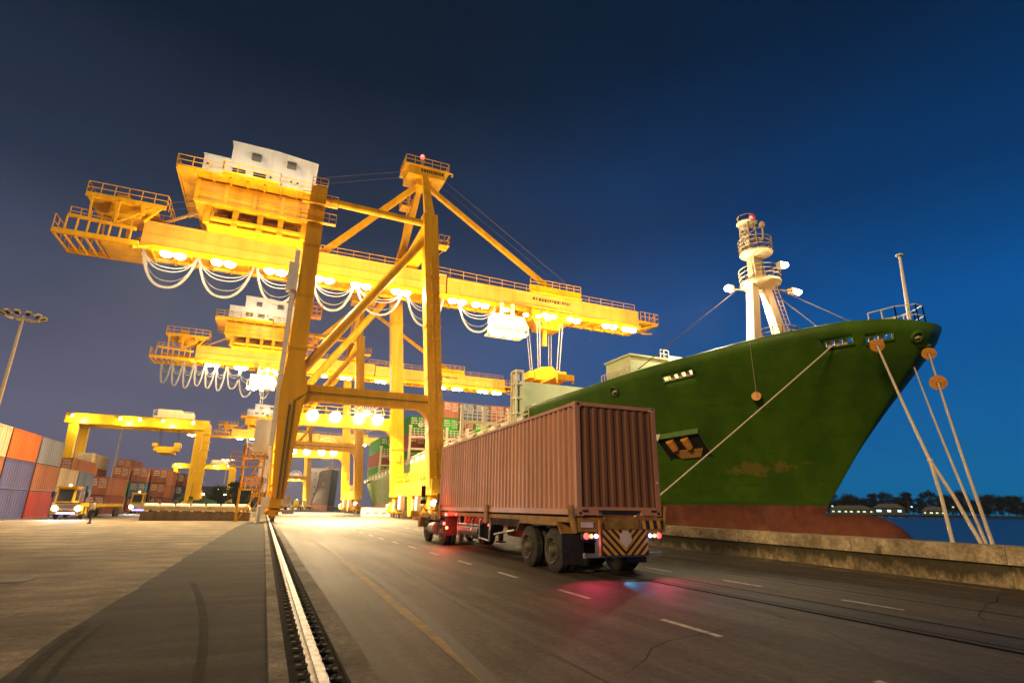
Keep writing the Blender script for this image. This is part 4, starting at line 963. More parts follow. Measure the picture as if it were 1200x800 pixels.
    e.build('lift_shaft', M['white'], root)
    e = MB(); e.bb(XL - 1.9, XL - .9, Y1 - .9, Y1 + .4, 23.0, 26.0); e.build('lift_cabin', M['white'], root)
    # stair tower beside the landside leg
    s = MB()
    for x in (-2.3, -.5):
        for y in (Y1 + 1.4, Y1 + 3.4): s.beam((x, y, 0.05), (x, y, 7.2), .14)
    for k in range(2):
        z = 3 * k + 3.0; s.bb(-2.4, -.4, Y1 + 1.3, Y1 + 3.5, z - .12, z); s.rail([(-2.4, Y1 + 1.3, z), (-.4, Y1 + 1.3, z), (-.4, Y1 + 3.5, z), (-2.4, Y1 + 3.5, z)], 1.1, .5, .03, 2, True)
        s.beam((-2.2, Y1 + 1.6, z - 3), (-.6, Y1 + 1.6, z - .1), .5, .1)
    s.bb(-3.4, -.4, Y1 + .2, Y1 + 1.3, 4.9, 5.0); s.rail([(-3.4, Y1 + .2, 5), (-.4, Y1 + .2, 5)], 1.3, .5, .035, 3); s.build('stair_tower', M['yellow'], root)
    e = MB(); e.bb(-1.7, -.15, Y1 + .9, Y1 + 2.9, 6.3, 9.6); e.build('control_cabinet', M['white'], root)
    for z in (17.0, 20.5):
        e = MB(); e.bb(XL + .9, XL + 1.9, Y1 - .5, Y1 + .6, z, z + .1); e.rail([(XL + .95, Y1 - .5, z), (XL + 1.9, Y1 - .5, z), (XL + 1.9, Y1 + .6, z), (XL + .95, Y1 + .6, z)], 1.5, .5, .03, 3); e.build('leg_platform', M['yellow'], root)
    for z in (31.0, 33.2):
        e = MB(); e.bb(XL - 1.5, XL + 2.2, Y1 - 1.3, Y1 - .76, z, z + .1); e.rail([(XL - 1.5, Y1 - 1.3, z), (XL + 2.2, Y1 - 1.3, z)], 1.2, .8, .03, 2); e.build('leg_platform', M['yellow'], root)
    # cable reel on the far portal beam
    c = MB(); cx, cz = 11.6, 13.9
    for k in range(22):
        a_ = 6.2832 * k / 22; c.cyl((cx, Y2 + 1.0, cz), (cx + 2.5 * math.cos(a_), Y2 + 1.0, cz + 2.5 * math.sin(a_)), .05, 5)
    for rr in (2.5, 1.3): c.tube([(cx + rr * math.cos(6.2832 * k / 28), Y2 + 1.0, cz + rr * math.sin(6.2832 * k / 28)) for k in range(29)], .06, 5)
    c.cyl((cx, Y2 + .6, cz), (cx, Y2 + 1.4, cz), .5, 12); c.build('cable_reel', M['white'], root)
    # girder floodlights in pairs
    for x in FL_X:
        for dx in (-.65, .65):
            f = MB(); f.box((x + dx, -2.3, 28.08), (.8, .6, .35)); f.beam((x + dx, -1.6, 28.3), (x + dx, -2.2, 28.2), .1)
            fo = f.build('floodlight', M['yellow'], root)
            f = MB(); f.lathe((x + dx, -2.3, 27.9), 'z', [(-.46, .16), (-.34, .44), (-.1, .6), (0, .6)], 12); f.build('lens', M['lamp'], fo, smooth=True)
    return root

def add_trolley(root, x, operator_cab_dx, spreader_z, label):
    t = MB(); t.bb(x - 3.2, x + 3.2, -2.6, 2.6, 27.2, 27.9); 
    for dx in (-2.8, 2.8):
        for y in (-2.2, 2.2): t.bb(x + dx - .3, x + dx + .3, y - .3, y + .3, 27.9, 28.4)
    t.bb(x - 1.5, x + 2, -1.2, 1.2, 26.3, 27.2); t.rail([(x - 3.2, -2.6, 27.9), (x + 3.2, -2.6, 27.9)], .9, 1.2, .03, 2)
    for k in range(4): t.lathe((x - 2 + k * 1.2, -1.8, 27.0), 'y', [(0, .5), (.25, .5)], 12)
    t.bb(x - .25, x + .25, -.3, .3, 24.0, 26.3)
    tr = t.build('trolley', M['yellow'], root)
    cx = x + operator_cab_dx
    c = MB(); c.prism([(cx - 2.2, 24.0), (cx + 2.0, 24.0), (cx + 2.8, 25.0), (cx + 2.2, 26.4), (cx - 2.2, 26.4)], 'y', -4.0, -1.6); c.bb(cx - 2.6, cx + 2.6, -4.4, -1.4, 23.75, 23.98); c.rail([(cx - 2.6, -4.4, 24), (cx + 2.6, -4.4, 24)], 1.0, 1, .03, 2)
    c.bb(cx - 1.0, cx - .6, -3.4, -3.0, 26.4, 28.3); c.bb(cx + .6, cx + 1.0, -3.4, -3.0, 26.4, 28.3)
    cab = c.build('operator_cab', M['cream'], root)
    c = MB(); c.bb(cx - 1.8, cx + 1.9, -4.03, -4.005, 24.7, 26.0); c.build('window', M['cabglow'], cab)
    for dx, z in ((-2.2, 23.6), (.2, 23.5), (2.2, 23.9), (2.6, 27.0), (-.3, 27.3), (4.5, 27.1), (6.0, 26.9), (-1.2, 23.55)):
        f = MB(); f.box((cx + dx, -3.6, z + .1), (.6, .5, .3)); fo = f.build('floodlight', M['yellow'], root)
        f = MB(); f.lathe((cx + dx, -3.7, z - .06), 'z', [(-.24, .1), (-.16, .3), (0, .38), (.02, .38)], 10); f.build('lens', M['lamp'], fo, smooth=True)
    if spreader_z is None: return
    gy = root.location.y
    sp = thing('spreader', label, 'spreader', (x, gy, spreader_z))
    s = MB(); s.bb(-1.2, 1.2, -6.0, 6.0, .5, .9)
    for y in (-6.0, 6.0): s.bb(-1.25, 1.25, y - .25, y + .25, .1, .85)
    for y in (-6.0, 6.0):
        for x_ in (-1.15, 1.15): s.bb(x_ - .1, x_ + .1, y - .1, y + .1, -.3, .1)
    s.build('spreader_frame', M['yellow'], sp)
    s = MB(); s.bb(-2.2, 2.2, -1.6, 1.6, .95, 1.7); s.prism([(-2.2, 1.7), (-1.0, 3.0), (.8, 3.2), (2.2, 1.7)], 'y', -1.0, 1.0); s.bb(-2.9, -2.2, -1.2, 1.2, 1.2, 2.2); s.bb(2.2, 2.9, -1.2, 1.2, 1.2, 2.6)
    for a_ in (-1.6, 1.6): s.lathe((a_, -1.3, 2.1), 'y', [(0, .55), (2.6, .55)], 14)
    s.build('headblock', M['yellow'], sp)
    s = MB(); top = 27.2 - spreader_z
    for a_, b_ in ((-1.9, -1.6), (-1.5, -1.3), (1.5, 1.3), (1.9, 1.7)):
        for y in (-1.2, 1.2): s.cyl((a_ * 1.1, y * 1.5, top), (b_, y, 2.1), .06, 5)
    s.build('hoist_rope', M['hoistwire'], sp)
    return sp
def add_festoon(root, loops, seed=1):
    rnd = random.Random(seed)
    for (x0, x1, drop) in loops:
        f = MB()
        for k, (fr, wd) in enumerate(((1.0, .27), (.52, .11), (.40, .08), (.78, .05))):
            y = -1.85 + k * .12; n = 20; pts = []
            for i in range(n + 1):
                t = i / n; s = 2 * t - 1
                pts.append((x0 + (x1 - x0) * (.5 + .5 * (s * (1 + .18 * (1 - s * s)))), 28.1 - drop * fr * (1 - abs(s) ** 2.3)))
            for a, b in zip(pts[:-1], pts[1:]):
                d = Vector((b[0] - a[0], b[1] - a[1])).normalized(); nn = Vector((-d.y, d.x)) * wd / 2
                f.hexa([(a[0] + nn.x, y, a[1] + nn.y), (a[0] - nn.x, y, a[1] - nn.y), (a[0] - nn.x, y + .1, a[1] - nn.y), (a[0] + nn.x, y + .1, a[1] + nn.y)], [(b[0] + nn.x, y, b[1] + nn.y), (b[0] - nn.x, y, b[1] - nn.y), (b[0] - nn.x, y + .1, b[1] - nn.y), (b[0] + nn.x, y + .1, b[1] + nn.y)])
        f.build('festoon_cable', M['cable'], root)
crane = make_crane()
crane2 = copy_tree(crane); crane2.location.y = 121.5; crane2['label'] = 'second quay crane along the quay, seen between the legs of the nearest one'
crane3 = copy_tree(crane); crane3.location.y = 258; crane3['label'] = 'farthest quay crane, small beyond the second one at the end of the quay'
for c in (crane, crane2, crane3): c['group'] = 'quay cranes in a row along the rail'
add_trolley(crane, 34.5, -7.3, 17.6, 'yellow spreader hanging on steel ropes above the ship deck')
add_trolley(crane2, -1.5, -2.0, 15.5, 'yellow spreader of the second crane hanging on its landside')
add_trolley(crane3, 9, -7, None, '')
add_festoon(crane, [(-15.6, -10.4, 4.0), (-10.2, -4.6, 4.2), (-4.2, .7, 4.0), (2.0, 6.9, 3.9), (7.2, 13.0, 3.6), (13.6, 18.5, 4.2), (20.6, 26.0, 4.0)])
add_festoon(crane2, [(-21.5 + k * 1.9, -21.5 + k * 1.9 + (1.7 if k < 6 else 2.6), 4.6 + .3 * (k % 3)) for k in range(7)] + [(-8.0, -4.5, 6.0), (-4.2, -1.5, 6.0)])
add_festoon(crane3, [(-10, -6, 4), (-5.5, -1, 5)])
# light given by those lamps: one source per lit pair; house fills are added extras
for c, k in ((crane, 1.0), (crane2, 1.0), (crane3, 1.0)):
    gy = c.location.y
    xs = FL_X if c is crane else FL_X[::2]
    for x in xs:
        light('girder_light', 'POINT', (x, -7.5, 25.6), LAMP_W * k * (1 if c is crane else 2), WARM, .3, c)
    for x in ((4.4, 7.3, 10.4, 12.9) if c is crane else (5.5, 11.5)):
        light('portal_light', 'SPOT', (x, 9.5 - 1.75, 12.5), PORTAL_W * k * (1 if c is crane else 2), WARM, .3, c, aim=(x, 9.5 - 5.5, 0), cone=135, blend=.7)
for x, ax, p in ((-12.7, -20, 60000), (-7.7, -13, 46000), (-2.2, -6, 24000), (3.2, 3.5, 36000), (7.7, 8, 30000), (12.7, 12, 18000)):
    light('yard_flood', 'SPOT', (x, -3.2, 27.4), p, WARM, .3, crane, aim=(ax, -17, 0), cone=85, blend=.9)
for x in (-10, -6.5, -3, .2): light('house_fill', 'POINT', (x, -8.6, 37.6), 420, (1, .86, .62), .5, crane)  # added fill to brighten the machinery house; its wall lamps are unlit
for c in (crane2, crane3): light('house_fill', 'POINT', (-5, -11, 37.6), 2600, (1, .86, .62), .5, c)  # same added fill for the houses of the farther cranes
light('trolley_light', 'POINT', (27.5, -4.6, 23.0), LAMP_W * 1.0, WARM, .3, crane)
light('trolley_light', 'POINT', (33.5, -5.5, 25.2), LAMP_W * 1.2, WARM, .3, crane)
# ------------------------------------------------------------------ the container truck (local: x across, y forward from the container's rear end)
TX, TY, TRZ = 7.97, 11.58, R(-1.12)
CW, CL_, ZB, ZT = 1.2, 12.25, 1.38, 4.10
def corr(u0, u1, pitch, depth, slope=.3):
    n_ = int(round((u1 - u0) / pitch)); p = (u1 - u0) / n_; out = [(u0, 0)]
    for k in range(n_):
        a = u0 + k * p
        out += [(a + p * .08, 0), (a + p * (.08 + slope * .6), -depth), (a + p * (.58), -depth), (a + p * (.58 + slope * .6), 0)]
    out.append((u1, 0)); return out
cont = thing('shipping_container', 'long brown corrugated container loaded on the truck trailer', 'container', (TX, TY, ZB), TRZ)
h = ZT - ZB
for sx in (-1, 1):
    m_ = MB(); pr = corr(.14, CL_ - .14, .285, .075, .22)
    for (a, da), (b, db) in zip(pr[:-1], pr[1:]):
        m_.quad((sx * (CW - .02 + da), a, .16), (sx * (CW - .02 + db), b, .16), (sx * (CW - .02 + db), b, h - .09), (sx * (CW - .02 + da), a, h - .09))
    m_.build('side_panel', M['boxbrown'], cont)
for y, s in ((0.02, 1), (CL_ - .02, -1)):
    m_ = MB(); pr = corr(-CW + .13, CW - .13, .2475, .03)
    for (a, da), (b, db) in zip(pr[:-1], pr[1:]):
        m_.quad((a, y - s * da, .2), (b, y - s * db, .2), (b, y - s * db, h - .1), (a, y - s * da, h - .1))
    m_.build('end_panel', M['boxend_shade'], cont)
m_ = MB(); m_.bb(-CW + .05, CW - .05, .05, CL_ - .05, h - .05, h - .02); m_.bb(-CW + .05, CW - .05, .05, CL_ - .05, .1, .15); m_.build('roof_panel', M['boxbrown'], cont)
m_ = MB()
for sx in (-1, 1):
    m_.bb(sx * (CW - .1), sx * (CW), .14, CL_ - .14, .02, .16); m_.bb(sx * (CW - .06), sx * CW, .14, CL_ - .14, h - .09, h - .01)
    for y0, y1 in ((0, .13), (CL_ - .13, CL_)): m_.bb(sx * (CW - .13), sx * CW, y0, y1, .12, h - .12)
for y0, y1 in ((.0, .1), (CL_ - .1, CL_)):
    m_.bb(-CW + .13, -.62, y0, y1, .02, .2); m_.bb(.62, CW - .13, y0, y1, .02, .2); m_.bb(-.62, .62, y0 + .01, y1 - .01, .13, .2); m_.bb(-CW + .13, CW - .13, y0, y1, h - .1, h - .01)
fr = m_.build('frame', M['boxbrown'], cont)
m_ = MB()
for sx in (-1, 1):
    for y in (.09, CL_ - .09):
        for z_ in (.06, h - .06): m_.box((sx * (CW - .088), y, z_), (.18, .185, .125))
m_.mi = 1
for sx in (-1, 1):
    for z_ in (.06, h - .06): m_.box((sx * (CW - .085), -.004, z_), (.07, .004, .06))
    m_.box((sx * .98, -.004, .11), (.16, .006, .05))
m_.build('corner_casting', [M['boxbrown'], M['black']], fr)
m_ = MB(); m_.bb(-.5, .5, .02, .05, .02, .125); m_.build('floor_recess', M['black'], fr)
m_ = MB(); m_.bb(CW - .1, CW - .05, -.012, .0, .78, .83); m_.bb(CW - .2, CW - .06, -.012, .0, h - .1, h - .07); m_.build('seal_tag', M['letter'], cont)

# trailer
tr = thing('container_trailer', 'grimy yellow skeletal trailer under the brown container with tandem axles and chevron board', 'trailer', (TX, TY, 0), TRZ)
m_ = MB()
for sx in (-1, 1):
    m_.bb(sx * .36, sx * .5, .15, 11.2, .98, 1.30); m_.bb(sx * .30, sx * .56, .15, 11.2, 1.29, 1.32); m_.bb(sx * .30, sx * .56, .15, 11.2, .96, .99)
for y in (.06, 3.0, 5.9, 8.6, 12.0): m_.bb(-1.18, 1.18, y, y + .18, 1.20, 1.345)
for k in range(10): m_.bb(-.36, .36, 1.0 + k, 1.08 + k, 1.02, 1.2)
for sx in (-1, 1): m_.bb(sx * 1.08, sx * 1.17, .2, 12.0, 1.22, 1.34)
m_.build('chassis', M['chassis'], tr)
def wheel(parent, x0, y, r, wdt, sgn, name='wheel'):
    w = MB(); a = [(wdt * .5 - .02, r * .02), (wdt * .5 - .02, r * .55), (0, r * .60), (.015, r * .72), (.03, r * .9), (.06, r * .985), (.09, r), (wdt - .09, r), (wdt - .06, r * .985), (wdt - .03, r * .9), (wdt, r * .6), (wdt * .5 + .02, r * .55), (wdt * .5 + .02, r * .02)]
    w.lathe((x0 if sgn > 0 else x0 - wdt, y, r), 'x', a, 32)
    for k in range(4): w.lathe(((x0 if sgn > 0 else x0 - wdt) + .07 + k * (wdt - .14) / 3.01, y, r), 'x', [(0, r * 1.001), (.001, r * 1.012), (.03, r * 1.012), (.031, r * 1.001)], 32)
    wo = w.build(name, M['rubber'], parent, smooth=True)
    rm = MB(); o = x0 if sgn > 0 else x0
    s = -sgn  # outward
    rm.lathe((o, y, r), 'x', [(s * -.11, r * .02), (s * -.11, r * .585), (s * -.0, r * .62), (s * .03, r * .60), (s * .02, r * .55), (s * -.09, r * .48), (s * -.1, r * .26), (s * -.02, r * .24), (s * .04, r * .15), (s * .05, r * .02)], 28)
    for k in range(8):
        t = 6.2832 * k / 8; rm.box((o - s * .06, y + math.cos(t) * r * .37, r + math.sin(t) * r * .37), (.05, .045, .045))
    rm.build('rim', M['hub'], wo, smooth=True)
    return wo
for y in (1.42, 2.95):
    for sx in (-1, 1):
        wheel(tr, sx * 1.17, y, .53, .27, 1 if sx < 0 else -1); wheel(tr, sx * .86, y, .53, .27, 1 if sx < 0 else -1)
m_ = MB()
for y in (1.42, 2.95): m_.cyl((-.9, y, .53), (.9, y, .53), .08, 10)
m_.bb(-.6, -.5, 1.1, 3.3, .7, .95); m_.bb(.5, .6, 1.1, 3.3, .7, .95); m_.build('axle', M['dark'], tr)
for sx in (-1, 1):
    m_ = MB(); x0, x1 = sx * .80, sx * 1.22
    m_.hexa([(x0, .78, .95), (x1, .78, .95), (x1, .84, .93), (x0, .84, .93)], [(x0, 1.0, 1.21), (x1, 1.0, 1.21), (x1, 1.02, 1.17), (x0, 1.02, 1.17)])
    m_.bb(x0, x1, 1.0, 3.35, 1.165, 1.21)
    m_.hexa([(x0, 3.35, 1.21), (x1, 3.35, 1.21), (x1, 3.35, 1.17), (x0, 3.35, 1.17)], [(x0, 3.62, .92), (x1, 3.62, .92), (x1, 3.6, .9), (x0, 3.6, .9)])
    m_.bb(sx * 1.19, sx * 1.235, 1.0, 3.35, 1.13, 1.22)
    m_.build('mudguard', M['chassis'], tr)
for sx in (-1, 1):
    m_ = MB(); m_.bb(sx * .62, sx * 1.22, .76, .785, .24, .93); m_.build('mudflap', M['black'], tr)
for sx in (-1, 1):
    m_ = MB(); x = sx * 1.235
    m_.hexa([(x - .02, -.02, 1.0), (x + .02, -.02, 1.0), (x + .02, .20, 1.0), (x - .02, .20, 1.0)], [(x + sx * .10 - .02, -.04, 1.62), (x + sx * .10 + .02, -.04, 1.62), (x + sx * .10 + .02, .24, 1.62), (x + sx * .10 - .02, .24, 1.62)])
    m_.bb(sx * 1.05, sx * 1.225, 0.0, .2, 1.05, 1.34); m_.build('container_guide', M['chassis'], tr)
    for y in (6.0, 11.9): m_ = MB(); m_.bb(sx * 1.225, sx * 1.275, y, y + .3, 1.05, 1.62); m_.build('container_guide', M['chassis'], tr)
# rear end: beam, lights, bumper, chevron board
m_ = MB(); m_.bb(-.47, .47, -.05, .05, 1.06, 1.36); m_.bb(-1.2, -.47, -.02, .05, 1.02, 1.30); m_.bb(.47, 1.2, -.02, .05, 1.02, 1.30); m_.build('rear_beam', M['chassis'], tr)
m_ = MB(); m_.bb(-1.05, 1.05, -.10, .0, .46, .55); m_.bb(-.72, -.62, -.05, .05, .5, 1.05); m_.bb(.62, .72, -.05, .05, .5, 1.05); m_.bb(-1.08, -1.04, -.105, -.0, .45, .56); m_.bb(1.04, 1.08, -.105, -.0, .45, .56)
m_.build('bumper', M['steel'], tr)
# chevron board: alternating stripes as strips of real paint on a plate
m_ = MB(); m_.bb(-.64, .64, -.155, -.125, .5, 1.08); pb = m_.build('chevron_board', M['black'], tr)
m_ = MB(); bx, bz0, bz1 = .63, .51, 1.07
def clip(poly, f):
    out = []
    for i in range(len(poly)):
        a, b = poly[i], poly[(i + 1) % len(poly)]; fa, fb = f(a), f(b)
        if fa >= 0: out.append(a)
        if fa * fb < 0:
            t = fa / (fa - fb); out.append((a[0] + (b[0] - a[0]) * t, a[1] + (b[1] - a[1]) * t))
    return out
for sx in (-1, 1):
    for k in range(-2, 8):
        c0 = .40 + k * .185; c1 = c0 + .10      # stripe between z - 1.0*|x| offsets
        p = [(0, bz0), (bx, bz0), (bx, bz1), (0, bz1)]
        p = clip(p, lambda q: (q[1] - q[0] * .95) - (c0 - .0)); 
        if len(p) > 2: p = clip(p, lambda q: c1 - (q[1] - q[0] * .95))
        if len(p) > 2: m_.add([(sx * x, -.159, z_) for x, z_ in p], [tuple(range(len(p)))])
m_.build('chevron_stripe', M['chev_y'], pb)
m_ = MB(); m_.prism([(0, .66), (.17, .82), (.15, .97), (.06, 1.04), (-.06, 1.04), (-.15, .97), (-.17, .82)], 'y', -.172, -.162); m_.build('number_plate', M['plate'], pb)
m_ = MB(); m_.bb(-.70, -.66, -.13, -.10, .5, 1.3); m_.build('marker_strip', mat('orange_reflector', (.75, .22, .05), .4), tr)
m_ = MB(); m_.bb(.56, 1.2, -.03, -.022, 1.08, 1.28); m_.mi = 1
for k in range(3): m_.hexa([(.6 + k * .22, -.036, 1.08), (.7 + k * .22, -.036, 1.08), (.7 + k * .22, -.031, 1.08), (.6 + k * .22, -.031, 1.08)], [(.52 + k * .22 + .05, -.036, 1.28), (.62 + k * .22 + .05, -.036, 1.28), (.62 + k * .22 + .05, -.031, 1.28), (.52 + k * .22 + .05, -.031, 1.28)])
m_.build('striped_plate', [M['black'], M['chev_y']], tr)
for sx in (-1, 1):
    m_ = MB(); m_.bb(sx * .66, sx * 1.12, -.08, -.0, .86, 1.0); lb = m_.build('tail_lamp', M['black'], tr)
    for mt, x in (('whitelens', .76), ('amberlens', .89), ('redlens', 1.02)):
        m_ = MB(); rr_ = .075 if mt == 'redlens' else .05; m_.lathe((sx * x, -.08, .93), 'y', [(-.045, .03), (-.03, rr_ * .85), (0, rr_)], 14); m_.build('lens', M[mt], lb, smooth=True)
    light('tail_light', 'SPOT', (sx * .95, -.16, .84), 75, (1, .03, .12), .05, tr, aim=(sx * 1.1, -1.6, 0), cone=110); light('reverse_light', 'POINT', (sx * .76, -.20, .80), 1.2, (.65, .4, 1), .05, tr)
light('number_plate_light', 'SPOT', (-.3, -.2, .44), 80, (.05, .5, 1.0), .05, tr, aim=(-.25, -1.5, 0), cone=55)
m_ = MB(); m_.bb(-1.12, -.8, -.045, -.025, 1.12, 1.24); m_.build('label_plate', M['plate'], tr)
# side guard, landing legs, tanks, spare boxes
m_ = MB()
for z_ in (.62, .95): m_.tube([(-1.2, 6.9, z_), (-1.2, 9.4, z_)], .022, 6)
for y in (6.9, 7.7, 8.5, 9.4): m_.tube([(-1.2, y, .5), (-1.2, y, 1.1), (-1.05, y, 1.22)], .022, 6)
m_.tube([(-1.2, 5.9, .5), (-1.22, 5.8, .85), (-1.2, 5.85, 1.1), (-1.05, 6.2, 1.2)], .035, 6); m_.tube([(-1.2, 5.9, .5), (-1.2, 6.9, .55)], .03, 6); m_.tube([(-1.15, 3.9, .9), (-1.18, 5.5, .72)], .035, 6)
m_.build('side_guard', M['steel'], tr)
m_ = MB(); m_.cyl((-1.0, 7.0, .72), (-1.0, 9.2, .72), .26, 14); m_.build('air_tank', M['dark'], tr)
m_ = MB(); m_.bb(.7, 1.1, 7.0, 9.0, .5, 1.0); m_.build('tool_box', M['dark'], tr)
for sx in (-1, 1): m_ = MB(); m_.bb(sx * .85 - .08, sx * .85 + .08, 10.0, 10.16, .25, 1.25); m_.bb(sx * .85 - .16, sx * .85 + .16, 9.92, 10.24, .18, .24); m_.build('landing_gear', M['dark'], tr)
for y, z_ in ((5.9, .98), (7.7, .78), (9.6, 1.25)):
    m_ = MB(); m_.lathe((-1.24, y, z_), 'x', [(-.02, .02), (0, .045), (.03, .045)], 8); m_.build('side_marker_lamp', M['redlens'], tr)

# tractor unit with a half cab on its right side
tk = thing('terminal_tractor', 'dark tractor unit pulling the brown container with red lamps on its left side', 'truck', (TX, TY, 0), TRZ)
m_ = MB()
for sx in (-1, 1): m_.bb(sx * .36, sx * .48, 9.9, 15.9, .72, .98)
m_.bb(-.9, .9, 15.6, 15.95, .5, .95); m_.bb(-.45, .45, 11.0, 12.1, .98, 1.14); m_.build('chassis', M['chassis'], tk)
for sx in (-1, 1):
    wheel(tk, sx * 1.17, 11.9, .52, .27, 1 if sx < 0 else -1); wheel(tk, sx * .86, 11.9, .52, .27, 1 if sx < 0 else -1); wheel(tk, sx * 1.15, 14.6, .52, .28, 1 if sx < 0 else -1)
m_ = MB(); m_.cyl((-.95, 11.9, .52), (.95, 11.9, .52), .1, 10); m_.cyl((-.95, 14.6, .52), (.95, 14.6, .52), .08, 10); m_.build('axle', M['dark'], tk)
m_ = MB(); m_.bb(.1, 1.22, 12.95, 15.3, 1.0, 2.75); m_.prism([(12.9, 2.75), (15.35, 2.75), (15.2, 2.9), (13.1, 2.9)], 'x', .06, 1.26)
cabo = m_.build('cab', M['chassis'], tk)
m_ = MB(); m_.bb(.2, 1.12, 15.305, 15.32, 1.75, 2.6); m_.bb(.2, 1.12, 12.93, 12.945, 1.8, 2.6); m_.bb(1.225, 1.24, 13.3, 15.0, 1.75, 2.6); m_.bb(.08, .095, 13.3, 15.0, 1.75, 2.6); m_.build('window', M['glassdark'], cabo)
m_ = MB(); m_.bb(-1.1, .0, 13.2, 15.7, .98, 1.22); m_.bb(-1.24, -.80, 14.0, 15.25, 1.06, 1.12)
m_.hexa([(-1.24, 15.25, 1.12), (-.8, 15.25, 1.12), (-.8, 15.25, 1.06), (-1.24, 15.25, 1.06)], [(-1.24, 15.5, .72), (-.8, 15.5, .72), (-.8, 15.46, .70), (-1.24, 15.46, .70)]); m_.bb(-1.26, -.85, 15.46, 15.8, .6, 1.0)
m_.build('engine_cover', M['chassis'], tk)
m_ = MB(); m_.cyl((-1.0, 13.0, .62), (-1.0, 13.85, .62), .27, 16); m_.build('air_tank', M['steel'], tk, smooth=True)
m_ = MB(); m_.cyl((-.93, 13.0, .95), (-.93, 13.0, 2.1), .17, 14); m_.tube([(-.93, 13.0, 2.1), (-.93, 13.0, 2.75), (-.96, 12.93, 2.85), (-1.0, 12.85, 2.9)], .075, 8); m_.build('exhaust_stack', M['dark'], tk, smooth=True)
m_ = MB(); m_.tube([(-.9, 15.2, 1.2), (-1.15, 15.2, 1.5), (-1.2, 15.2, 2.6)], .02, 6); m_.box((-1.22, 15.18, 2.25), (.2, .06, .5)); m_.box((-1.2, 15.2, 1.75), (.26, .08, .18)); m_.build('mirror', M['black'], tk)
for a, b in ((-1.22, -.75), (.75, 1.22)): m_ = MB(); m_.bb(a, b, 11.1, 12.6, 1.12, 1.15); m_.bb(a, b, 11.04, 11.1, .42, 1.15); m_.build('mudguard', M['black'], tk)
m_ = MB(); m_.bb(-1.15, -.5, 10.9, 12.9, 1.17, 1.32); m_.build('deck_plate', M['chassis'], tk)
for (x, y, z_) in ((-1.24, 11.2, .88), (-1.2, 10.93, .72), (-1.24, 10.95, 1.24)):
    m_ = MB(); m_.lathe((x, y, z_), 'y', [(-.06, .03), (-.03, .06), (0, .065)], 10); m_.build('tail_lens', M['amberlens'] if z_ < .8 else M['red'], tk)
light('tail_light', 'POINT', (-1.45, 10.6, .80), 70, (1, .03, .03), .06, tk); light('tail_light', 'POINT', (-1.4, 10.75, 1.24), 12, (1, .03, .03), .05, tk); light('tail_light', 'POINT', (-.9, 10.6, .6), 7, (1, .03, .03), .05, tk)
# ------------------------------------------------------------------ generic boxes of the yard and of the ship
def cont_mesh(L_, W_, H_, pitch=.55):
    m_ = MB()
    for sx in (-1, 1):
        pr = corr(.12, L_ - .12, pitch, .05)
        for (a, da), (b, db) in zip(pr[:-1], pr[1:]):
            m_.quad((sx * (W_ / 2 - .02 + da), a, .15), (sx * (W_ / 2 - .02 + db), b, .15), (sx * (W_ / 2 - .02 + db), b, H_ - .1), (sx * (W_ / 2 - .02 + da), a, H_ - .1))
        m_.bb(sx * (W_ / 2 - .08), sx * W_ / 2, .12, L_ - .12, .02, .15); m_.bb(sx * (W_ / 2 - .08), sx * W_ / 2, .12, L_ - .12, H_ - .1, H_ - .01)
        for y0, y1 in ((0, .14), (L_ - .14, L_)): m_.bb(sx * (W_ / 2 - .14), sx * W_ / 2, y0, y1, 0, H_)
    m_.bb(-W_ / 2 + .14, W_ / 2 - .14, .05, .10, .05, H_ - .05); m_.bb(-W_ / 2 + .14, W_ / 2 - .14, L_ - .1, L_ - .05, .05, H_ - .05)
    m_.bb(-W_ / 2 + .05, W_ / 2 - .05, .1, L_ - .1, H_ - .06, H_ - .03); m_.bb(-W_ / 2 + .05, W_ / 2 - .05, .1, L_ - .1, .03, .08)
    return m_
def cont_end(W_, H_, letters, seed):
    d = MB()
    for x in (-.75, -.35, .35, .75): d.bb(x - .03, x + .03, .0, .045, .15, H_ - .12)
    for z_ in (.7, 1.5): 
        d.bb(-.62, -.3, -.01, .04, z_, z_ + .06); d.bb(.3, .62, -.01, .04, z_, z_ + .06)
    d.bb(-.02, .02, .03, .048, .1, H_ - .1)
    if letters:
        r = random.Random(seed); d.mi = 1
        for row in range(6):
            x = .1 + r.random() * .1; z_ = H_ - .4 - row * .22
            while x < 1.0: w_ = r.uniform(.06, .16); d.bb(x, x + w_, .0, .044, z_, z_ + .11); x += w_ + .05
        for row in range(3):
            x = -1.0; z_ = H_ - .5 - row * .35
            while x < -.2: w_ = r.uniform(.08, .2); d.bb(x, x + w_, .0, .044, z_, z_ + .2); x += w_ + .06
    return d
_proto = {}
def container(loc, L_, H_, color, label, group, ends=True, letters=True, W_=2.44, pitch=.55, logo=False):
    key = (L_, H_, ends, letters, logo)
    if key not in _proto:
        o = cont_mesh(L_, W_, H_, pitch).build('shipping_container', M['cont'])
        if ends: cont_end(W_, H_, letters, 3).build('door_end', [M['cont'], M['letter']], o)
        if logo:
            l = MB(); l.lathe((.45, -.0, H_ * .5), 'y', [(0, .42), (.045, .42)], 16); l.build('round_logo', M['letter'], o)
        _proto[key] = o
    else: o = copy_tree(_proto[key])
    o.location = loc; o.color = (*color, 1)
    for c in o.children: c.color = (*color, 1)
    tag(o, label, 'container', group); return o
